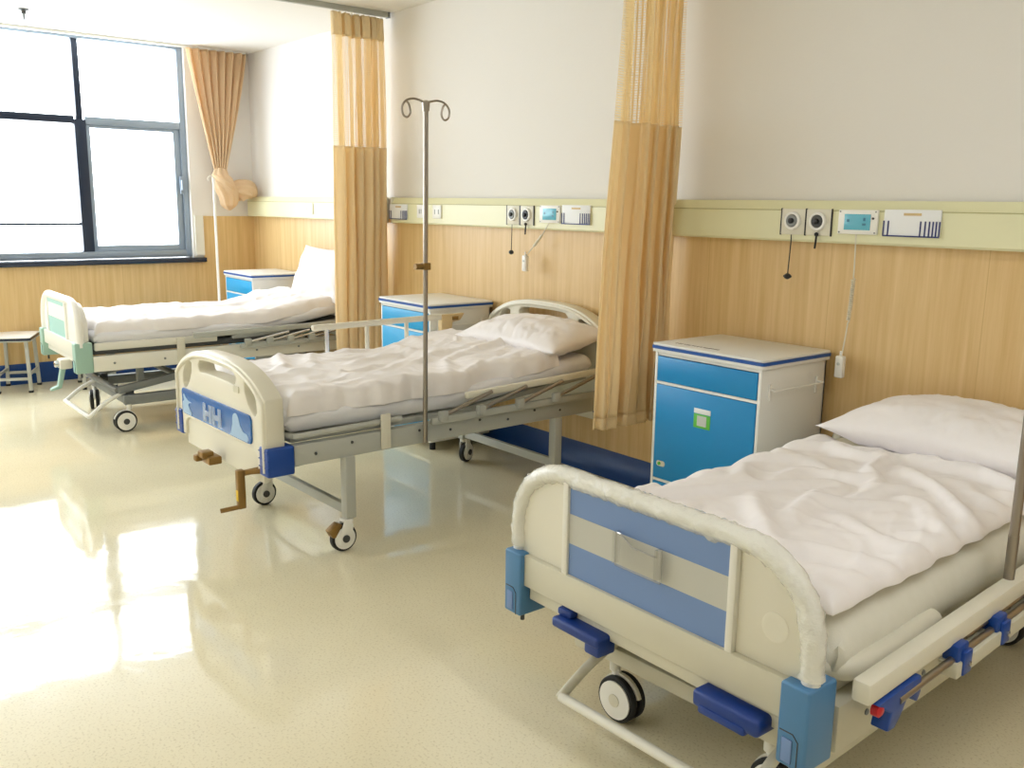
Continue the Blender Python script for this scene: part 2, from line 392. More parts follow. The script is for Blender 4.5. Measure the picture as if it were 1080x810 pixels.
def curtain_track(x, y0, y1, label):
    t = empty('curtain_track', label, 'curtain track', (x, 0, ZC), 0, 'ceiling curtain tracks')
    MB().box(-.014, .014, y0, y1, -.032, 0, .003).build('track_channel', 'steelgrey', t)
    MB().box(-.02, .02, y1, y1+.012, -.036, 0, .002).build('end_cap', 'grey', t)
    return t
curtain_track(-5.28, .2, 3.20, 'grey ceiling curtain track over the middle bay, ending at the back wall')
curtain_track(-2.79, .2, 3.20, 'grey ceiling track above the curtain beside the nearest cabinet')
t = empty('curtain_rail', 'white rail on the ceiling that carries the knotted window curtain', 'curtain track', (XW+.1, 0, ZC))
MB().box(-.012, .012, -2.3, 3.17, -.02, 0, .002).build('rail_channel', 'white', t)

# ------------------------------------------------------------------ privacy curtains
def privacy_curtain(x, y0, y1, zb, label, seed, nf=6, yb0=None, yb1=None, warp=0):
    t = empty('privacy_curtain', label, 'curtain', (x, (y0+y1)/2, ZC-.04), 0, 'privacy curtains')
    yc = (y0+y1)/2; rnd = random.Random(seed); ph = [rnd.uniform(-.5, .5) for _ in range(40)]
    yb0 = y0 if yb0 is None else yb0; yb1 = y1 if yb1 is None else yb1
    zt = ZC-.045
    def shape(u, z):
        k = (zt-z)/(zt-zb)
        a, b = y0+(yb0-y0)*k, y1+(yb1-y1)*k
        uu = u**(1+warp)+.018*math.sin(u*21+seed)+.01*math.sin(u*47+2*seed)
        th = uu*nf*2*math.pi
        i = min(int(uu*nf+.5), 39) if uu > 0 else 0
        amp = (.040+.014*ph[i % 40])*(1-.35*math.exp(-k*30))
        xx = amp*math.sin(th+.5*math.sin(k*3+seed))+.010*math.sin(3*th+k*5)
        yy = a+(b-a)*u+.022*math.sin(2*th+seed)*(.4+.6*k)
        xx += .012*noise.noise(Vector((u*5, k*4, seed)))
        return Vector((xx, yy-yc, z-(ZC-.04)))
    def sec(name, m, z1, z0, nv, solid, uvs=None):
        return grid_mesh(name, nf*28, nv, lambda u, v: shape(u, z1+(z0-z1)*v), m, t, solid, uvs)
    za, zc_ = 2.375, 1.72
    sec('heading_band', 'curtainhead', zt, za, 8, .004)
    sec('mesh_panel', 'net', za, zc_, 40, 0, (nf*22, 64))
    sec('cloth_panel', 'curtain', zc_, zb+.05, 60, .003)
    sec('hem', 'curtain', zb+.05, zb, 3, .006)
    for k in range(9):
        y = y0+.02+(y1-y0-.04)*k/8-yc
        MB().tube([(0, y, .006), (.004, y, -.005), (0, y, -.02)], .004, 6).build('hook', 'white', t)
    return t
privacy_curtain(-5.28, 2.80, 3.175, .34, 'gold-beige privacy curtain with net top hanging between the two farther beds', 3, 6, warp=.25)
privacy_curtain(-2.79, 2.775, 3.185, .415, 'gold-beige privacy curtain with net top beside the nearest blue cabinet', 8, 5, 2.70, 3.16, warp=.55)

# window curtain tied in a knot
t = empty('window_curtain', 'peach window curtain tied up in a knot beside the window', 'curtain', (XW+.1, 2.92, ZC))
def wc(u, v):
    z = 2.535-v*(2.535-1.585)
    k = v**1.15
    ya, yb = 2.675+(2.865-2.675)*k, 3.165+(2.955-3.165)*k
    th = u*7*2*math.pi
    return Vector((.035*(1-.6*k)*math.sin(th+.4*math.sin(4*v))+.02, ya+(yb-ya)*u+.008*math.sin(2*th)-2.92, z-ZC))
grid_mesh('cloth_panel', 150, 50, wc, 'wincurtain', t, .004)
kb = MB()
def cloth_roll(pts, rfun, seed, pl=7, dep=.14):
    P = smoothpath(pts, 10)
    def rf(k, a): return rfun(k)*(1+dep*math.cos(pl*a+seed+4*k)+.10*noise.noise(Vector((k*4, math.cos(a)*2, seed))))
    kb.tube([(p.x, p.y-2.92, p.z-ZC) for p in P], .05, 42, rf=rf)
cloth_roll([(.02, 2.91, 1.62), (.03, 2.905, 1.56), (.05, 2.925, 1.50), (.05, 2.955, 1.43), (.04, 2.96, 1.34), (.035, 2.965, 1.295)], lambda k: .045+.03*math.sin(math.pi*min(1, k*1.05))-.035*max(0, k-.8)*5, 1)
cloth_roll([(-.01, 2.88, 1.56), (.06, 2.88, 1.54), (.085, 2.93, 1.50), (.06, 2.985, 1.46), (.0, 2.99, 1.45)], lambda k: .034+.010*math.sin(math.pi*k), 3, 5)
cloth_roll([(.0, 2.90, 1.49), (.055, 2.91, 1.465), (.075, 2.96, 1.43), (.045, 3.01, 1.41)], lambda k: .03+.012*math.sin(math.pi*k), 5, 5)
cloth_roll([(.03, 2.96, 1.47), (.04, 3.02, 1.47), (.04, 3.08, 1.46), (.035, 3.125, 1.43), (.03, 3.135, 1.40)], lambda k: .035+.05*math.sin(math.pi*min(1, k*.95)**1.3), 8, 8, .18)
kb.build('knot', 'wincurtain', t, ang=180)

# ------------------------------------------------------------------ medical wall rail and what sits on it
RY, RZ0, RZ1 = YW-.06, 1.247, 1.407
def wall_rail(x0, x1, label):
    t = empty('medical_rail', label, 'wall rail', ((x0+x1)/2, YW-.008, 0), 0, 'medical wall rails'); c = (x0+x1)/2
    prof = [(0, RZ0), (-.046, RZ0), (-.052, RZ0+.008), (-.052, RZ1-.04), (-.046, RZ1-.034), (-.03, RZ1), (0, RZ1)]
    MB().prism(prof, x0-c, x1-c, plane='yz').build('rail_body', 'rail', t, smooth=False)
    MB().box(x0-c, x1-c, -.0535, -.046, RZ1-.039, RZ1-.036).build('cover_groove', 'railgroove', t)
    for x, s in ((x0-c, -1), (x1-c, 1)):
        MB().box(min(x, x+s*.006), max(x, x+s*.006), -.055, 0, RZ0-.003, RZ1+.003, .002).build('end_cap', 'cream', t)
wall_rail(XW+.02, -5.33, 'cream medical wall rail above the farthest bed')
wall_rail(-5.20, -2.87, 'cream medical wall rail above the middle bed')
wall_rail(-2.83, 1.6, 'cream medical wall rail above the nearest bed')
FY = YW-.008-.052                             # front face of the rails
RX = Matrix.Rotation(R_(90), 4, 'X')          # lathe axis to -y
def gas_outlet(x, z, core, label, chain):
    t = empty('gas_outlet', label, 'gas outlet', (x, FY, z), 0, 'gas outlets on the wall rails')
    MB().box(-.054, .054, -.006, 0, -.05, .05, .002).build('face_plate', 'cream', t)
    MB().box(-.058, -.054, -.007, 0, -.052, .052).build('divider', 'black', t)
    MB().box(.054, .058, -.007, 0, -.052, .052).build('divider', 'black', t)
    MB().lathe([(.036, 0), (.036, .008), (.033, .012), (.026, .012), (.024, .006), (.02, .006)], Matrix.Translation((0, -.006, .004)) @ RX).build('collar_ring', 'white', t)
    MB().lathe([(.0245, 0), (.0245, .012), (.021, .015), (.012, .015), (.011, .01), (.004, .01)], Matrix.Translation((0, -.006, .004)) @ RX).build('socket_core', core, t)
    MB().lathe([(.010, 0), (.010, .022), (.006, .024)], Matrix.Translation((0, -.006, .004)) @ RX).build('probe_valve', 'black', t)
    if chain > .1:
        MB().tube(smoothpath([(0, -.012, -.05), (.002, -.014, -.09), (-.004, -.012, -.05-chain)]), .0022, 6).build('chain', 'black', t)
        MB().lathe([(.004, -.012), (.013, -.006), (.013, .006), (.004, .012)], Matrix.Translation((-.004, -.012, -.06-chain))) \
            .box(-.022, .014, -.016, -.008, -.064-chain, -.056-chain, .002).build('plug_key', 'black', t)
    else:
        MB().tube([(0, -.012, -.046), (.0, -.014, -.075), (-.003, -.013, -.10)], .004, 8).lathe([(.003, .008), (.008, .004), (.008, -.004), (.003, -.008)], Matrix.Translation((0, -.013, -.046))).build('chain', 'black', t)
gas_outlet(-2.166, 1.324, 'grey', 'round gas outlet with grey core and long key chain, nearest bed rail', .155)
gas_outlet(-2.053, 1.324, 'darkgrey', 'round gas outlet with dark core and short chain, next to the blue call panel', .05)
gas_outlet(-3.935, 1.318, 'grey', 'round gas outlet with long key chain on the middle bed rail', .14)
gas_outlet(-3.818, 1.318, 'black', 'round gas outlet with dark core and short cord on the middle bed rail', .05)
def call_panel(x, z, label):
    t = empty('nurse_call_unit', label, 'call panel', (x, FY, z), 0, 'nurse call panels')
    MB().box(-.08, .08, -.012, 0, -.045, .045, .003).build('panel_frame', 'white', t)
    MB().box(-.053, .053, -.0145, -.012, -.029, .029, .001).build('display', 'screen', t)
    for q in ((.025, .034, .004, .016), (.022, .036, -.012, -.004), (-.042, -.032, .0, .01)): MB().box(q[0], q[1], -.0155, -.0145, q[2], q[3]).build('display_mark', 'screendark', t)
    MB().lathe([(.004, 0), (.004, .004), (.002, .005)], Matrix.Translation((.063, -.012, .014)) @ RX, 12).build('indicator', 'black', t)
    sc = MB()
    for a in (-.072, .072):
        for b in (-.038, .038): sc.lathe([(.003, 0), (.003, .002), (.001, .0025)], Matrix.Translation((a, -.012, b)) @ RX, 10)
    sc.build('screws', 'grey', t)
    return t
call_panel(-1.885, 1.329, 'white call panel with turquoise screen above the nearest bed')
call_panel(-3.627, 1.328, 'white call panel with turquoise screen on the middle bed rail')
def handset(x0, z0, dx, dz, label):
    t = empty('call_handset', label, 'call button', (x0+dx, FY-.02, z0+dz), 0, 'call button handsets')
    o = Vector((x0+dx, FY-.02, z0+dz))
    P = lambda k, off=0: Vector((x0+dx*(k**1.0)+.012*math.sin(k*math.pi), FY-.014, z0+dz*k))-o
    pts = [P(k/20) for k in range(8)]
    for i in range(161):
        k = .36+.34*i/160; a = i/160*19*2*math.pi
        pts.append(P(k)+Vector((.006*math.cos(a), .006*math.sin(a), 0)))
    pts += [P(.72+.28*k/8) for k in range(9)]
    MB().tube(pts, .0026, 7).build('coiled_cord', 'cream', t)
    MB().box(-.017, .017, -.012, .012, -.085, .0, .006, 3).build('handset_body', 'white', t)
    MB().lathe([(.006, 0), (.006, .003), (.003, .004)], Matrix.Translation((0, -.012, -.03)) @ RX, 14).build('call_button', 'palegrey', t)
    MB().tube([(0, 0, 0), (0, 0, .018)], .005, 10).build('strain_relief', 'white', t)
handset(-1.885, 1.284, -.016, -.46, 'white call button handset hanging on a coiled cord over the nearest bed')
handset(-3.627, 1.283, -.18, -.175, 'small white call button handset hanging from the middle bed rail')
def card_holder(x, z, label):
    t = empty('bed_card_holder', label, 'card holder', (x, FY, z), 0, 'white bed card holders')
    MB().box(-.105, .105, -.008, 0, -.048, .048, .002).build('back_card', 'paper', t)
    s = MB().box(-.105, .105, -.0105, -.008, -.048, -.043)
    for a in (-.1035, -.086, .035, .052, .067, .08, .092, .1035): s.box(a-.0022, a+.0022, -.0105, -.008, -.043, .008)
    s.build('slot_lines', 'inkblue', t)
    MB().box(-.03, .035, -.0095, -.008, .027, .036).build('title_strip', 'tan', t)
card_holder(-1.678, 1.329, 'white card holder with ruled slots, right of the call panel over the nearest bed')
card_holder(-3.432, 1.328, 'white card holder with ruled slots on the middle bed rail, by the curtain')
card_holder(-5.11, 1.318, 'white card holder at the left end of the middle bed rail')
def switch(x, z, w, label, cat, nm, slots):
    t = empty(nm, label, cat, (x, FY, z))
    MB().box(-w, w, -.009, 0, -.04, .04, .003).build('face_plate', 'white', t)
    s = MB()
    for a in slots: s.box(a-.003, a+.003, -.0105, -.009, -.014, .014)
    s.build('slot', 'grey', t)
switch(-4.67, 1.324, .045, 'white rocker switch on the middle bed rail, right of the drip stand', 'switch', 'wall_switch', (-.02, .02))
switch(-4.85, 1.324, .04, 'white socket outlet behind the drip stand of the middle bed', 'socket', 'wall_socket', (-.01, .01))
switch(-6.37, 1.322, .06, 'white socket outlet on the farthest bed rail', 'socket', 'wall_socket', (-.025, .025))

# ------------------------------------------------------------------ bedside cabinets
CW, CD, CH = .545, .44, .832
def cabinet(x0, blue, label, sticker):
    t = empty('bedside_cabinet', label, 'bedside cabinet', (x0+CW/2, YW-.03-CD/2, 0), 0, 'blue and white bedside cabinets')
    hx, hy = CW/2-.012, CD/2-.012
    b = MB().box(-hx, -hx+.014, -hy, hy, .05, CH-.035, .002).box(hx-.014, hx, -hy, hy, .05, CH-.035, .002) \
        .box(-hx, hx, hy-.012, hy, .05, CH-.035, .002).box(-hx+.014, hx-.014, -hy, hy, .05, .07).box(-hx+.014, hx-.014, -hy+.003, hy, CH-.05, CH-.035)
    b.build('carcass', 'standwhite', t)
    for q in (.665, .255): MB().box(-hx+.014, hx-.014, -hy+.001, -hy+.014, q, q+.011).build('divider', 'white', t)
    MB().prism(rrect(-CW/2, CW/2, -CD/2, CD/2, .014), CH-.036, CH-.022, plane='xy', bev=.002).build('top_underside', 'standwhite', t)
    tp = MB().prism(rrect(-CW/2-.003, CW/2+.003, -CD/2-.003, CD/2+.003, .016), CH-.022, CH-.010, plane='xy').build('edge_band', 'edgeblue', t)
    tp = MB().prism(rrect(-CW/2, CW/2, -CD/2, CD/2, .015), CH-.010, CH, plane='xy', bev=.003).build('top', 'standwhite', t)
    MB().box(-hx+.016, hx-.016, -hy-.003, -hy+.012, .678, CH-.053, .002).build('drawer', blue, t)
    d = MB().box(-hx+.016, hx-.016, -hy-.003, -hy+.012, .268, .663, .002).build('door', blue, t)
    MB().box(-hx+.016, hx-.016, -hy-.003, -hy+.012, .072, .253, .002).build('door', blue, t)
    fy = -hy-.003
    o = MB().prism(rrect(-hx+.035, -hx+.08, .322, .345, .010), fy-.003, fy, bev=.001).build('door_badge', 'cream', d)
    lk = MB().lathe([(.007, 0), (.007, .004), (.003, .005)], Matrix.Translation((-hx+.052, fy-.003, .3335)) @ RX, 14).build('badge_mark', 'green', o)
    if sticker:
        MB().box(-.042, .040, fy-.0015, fy, .522, .578, .0005).build('sticker', 'green', d)
        MB().box(-.042, .040, fy-.0016, fy, .580, .600, .0005).build('sticker_header', 'paper', d)
        MB().box(-.024, .022, fy-.0025, fy-.0015, .531, .572).build('sticker_square', 'palegrey', d)
        s = MB(); rnd = random.Random(3)
        for k in range(16):
            a = -.20+k*.014; s.box(a, a+.009*rnd.uniform(.6, 1.2), -.165+.006*rnd.random(), -.145-.006*rnd.random(), CH, CH+.0006)
        s.build('residue', 'stain', t)
    # towel rail on the right side
    r = MB().tube(smoothpath([(hx, -.155, .718), (hx+.022, -.155, .716), (hx+.028, -.14, .714), (hx+.028, .13, .714), (hx+.022, .145, .716), (hx, .145, .718)], 6), .0035, 8)
    r.build('towel_rail', 'white', t)
    MB().box(hx, hx+.006, -.162, -.148, .67, .735, .002).build('rail_bracket', 'white', t)
    MB().box(hx, hx+.006, .138, .152, .67, .735, .002).build('rail_bracket', 'white', t)
    for a in (-1, 1):
        for bb in (-1, 1):
            MB().tube([(a*(hx-.04), bb*(hy-.04), .052), (a*(hx-.04), bb*(hy-.04), 0)], .017, 14).build('foot', 'dark', t)
cabinet(-2.516, 'standblue', 'blue-fronted white bedside cabinet with green sticker, nearest of the three', True)
cabinet(-4.692, 'standblue2', 'blue-fronted white bedside cabinet between the curtain and the middle bed', False)
cabinet(-7.075, 'standblue2', 'blue-fronted white bedside cabinet in the far corner by the window', False)

# ------------------------------------------------------------------ bed components
def caster(parent, x, y, r, style, h, rz=0, brake=True):
    """pivot at (x, y), stem top at h"""
    c = bpy.data.objects.new('caster', None); COL.objects.link(c); c.parent = parent; c.location = (x, y, 0); c.rotation_euler = (0, 0, rz)
    dy = -.028
    RYm = Matrix.Rotation(R_(90), 4, 'Y')
    for s in ((-1, 1) if style != 'fork' else (0,)):
        hw = .011 if s else .014
        m = Matrix.Translation((s*.017-hw, dy, r)) @ RYm
        MB().lathe([(r-.012, 0), (r-.003, .001), (r, .005), (r, 2*hw-.005), (r-.003, 2*hw-.001), (r-.012, 2*hw)], m, 36).build('tyre', 'dark', c)
        for q in (-1, 1):
            if s and q != s: continue
            xx = s*.017+q*hw; m2 = Matrix.Translation((xx-(.0005 if q > 0 else .0035), dy, r)) @ RYm
            MB().lathe([(r-.011, 0), (r-.011, .004), (.0, .0045)] if q > 0 else [(0, -.0005), (r-.011, 0), (r-.011, .004)], m2, 32).build('hub_cap', 'white', c)
            m3 = Matrix.Translation((xx+q*(.004 if style != 'fork' else .012)-.002, dy, r)) @ RYm
            MB().lathe([(r*.28, 0), (r*.28, .004)], m3, 20).build('axle_cap', 'darkgrey' if style != 'cream' else 'cream', c)
    if style == 'fork':
        for q in (-1, 1):
            MB().prism([(dy-.026, r-.022), (dy-.01, r-.03), (dy+.012, r-.03), (dy+.028, r-.016), (dy+.036, r+.05), (dy+.03, 2*r+.012), (dy-.006, 2*r+.012), (dy-.02, r+.03)], q*.019-.003, q*.019+.003, plane='yz', bev=.002).build('fork_plate', 'white', c)
        MB().box(-.022, .022, dy-.006, dy+.032, 2*r+.008, 2*r+.022, .004).build('fork_crown', 'white', c)
        if brake: MB().prism([(dy-.062, r+.025), (dy-.07, r+.04), (dy-.05, r+.055), (dy-.03, r+.068), (dy-.012, r+.06), (dy-.03, r+.03), (dy-.044, r+.01), (dy-.055, r+.012)], -.02, .02, plane='yz', bev=.003).build('brake_pedal', 'brass', c)
    else:
        MB().tube([(0, dy+.005, r), (0, dy+.012, r*1.7), (0, 0, 2*r+.012)], .013, 12).build('fork_crown', 'white', c)
        # rounded hood over the twin wheels
        pts = [(dy+(r+.004)*math.cos(R_(a)), r+(r+.004)*math.sin(R_(a))) for a in range(20, 175, 12)]
        inn = [(dy+(r*.62)*math.cos(R_(a)), r+(r*.62)*math.sin(R_(a))) for a in range(170, 15, -12)]
        MB().prism(pts+inn, -.006, .006, plane='yz', bev=.001).build('wheel_hood', 'cream' if style == 'cream' else 'white', c)
    MB().tube([(0, 0, 2*r+.006), (0, 0, h)], .017 if style == 'fork' else .015, 16).build('stem', 'offwhite', c)
    return c

def folded_rail(t, x, y0, y1, z, bar_m, post_m, blk_m, latch=None):
    """collapsed side rail on the +x side: top bar, lower carrier, sloping posts and pivot blocks"""
    MB().bar((x, y0, z), (x, y1, z+.01), .026, .034, .006).build('side_rail_bar', bar_m, t)
    cz = z-.09
    MB().bar((x+.0, y0+.30, cz), (x+.0, y1-.05, cz), .03, .032, .003).build('side_rail_carrier', bar_m, t)
    n = 4
    for k in range(n):
        yy = y0+.34+k*(y1-y0-.6)/(n-1)
        MB().tube([(x+.016, yy, cz+.022), (x+.016, min(yy+.28, y1-.01), z-.02)], .009, 10).build('side_rail_post', post_m, t)
        MB().box(x+.004, x+.034, yy-.022, yy+.022, cz+.004, cz+.046, .006).build('pivot_block', blk_m, t)

def iv_pole(x, y, z0, z1, label, hooks=True, r=.0095, m='polemetal', clampz=None, rz=0, lean=(0, 0)):
    t = empty('drip_stand', label, 'drip stand', (x, y, z0), rz)
    H = z1-z0; lx, ly = lean
    at = lambda k: (lx*k, ly*k, H*k)
    MB().tube([at(0), at(.165)], r*1.08, 14).build('lower_sleeve', m, t)
    MB().tube([at(.165), at(1)], r, 14).build('pole_tube', m, t)
    if clampz:
        k = (clampz-z0)/H
        cc = Vector(at(k))
        MB().box(cc.x-.016, cc.x+.016, cc.y-.016, cc.y+.016, cc.z-.014, cc.z+.014, .003).tube([cc+Vector((0, -.014, 0)), cc+Vector((0, -.05, 0))], .012, 12).build('clamp_knob', 'brass', t)
    if hooks:
        top = Vector(at(1)); pts = []
        for s in (-1, 1):
            p = [top+Vector((0, 0, .0)), top+Vector((0, s*.05, .012)), top+Vector((0, s*.088, .004)), top+Vector((0, s*.108, -.02)), top+Vector((0, s*.104, -.05)), top+Vector((0, s*.085, -.058)), top+Vector((0, s*.072, -.04)), top+Vector((0, s*.078, -.012)), top+Vector((0, s*.088, .0))]
            MB().tube(smoothpath(p, 6), .0042, 8).build('hook', m, t)
        MB().lathe([(.0, -.035), (.013, -.03), (.016, .004), (.006, .01)], Matrix.Translation(top), 16).build('hook_socket', m, t)
    else:
        top = Vector(at(1))
        MB().tube(smoothpath([top, top+Vector((0, -.02, .014)), top+Vector((0, -.04, 0)), top+Vector((0, -.036, -.02))], 5), .005, 8).build('hook', m, t)
    return t

def ridged(p): return 1-abs(noise.noise(p))*2.2
def wr(x, y, seed, s=1.0):
    """duvet wrinkles: warped ridges, in metres"""
    q = Vector((x*1.6+seed*3.1, y*1.6, seed))
    wx = noise.noise(q)*.28; wy = noise.noise(q+Vector((5, 5, 0)))*.28
    X, Y = x+wx, y+wy
    a = noise.noise(Vector((X*2.6, Y*2.2, seed)))*.022
    b = max(0, ridged(Vector((X*4.2+Y*2.0, Y*2.4-X*1.3, seed+4)))-.55)*.030
    c = max(0, ridged(Vector((X*7.5-Y*4.0, Y*6+X*3.0, seed+9)))-.6)*.020
    d = ridged(Vector((X*15+Y*6, Y*12-X*6, seed+2)))*.0024
    return (a+b+c+d)*s
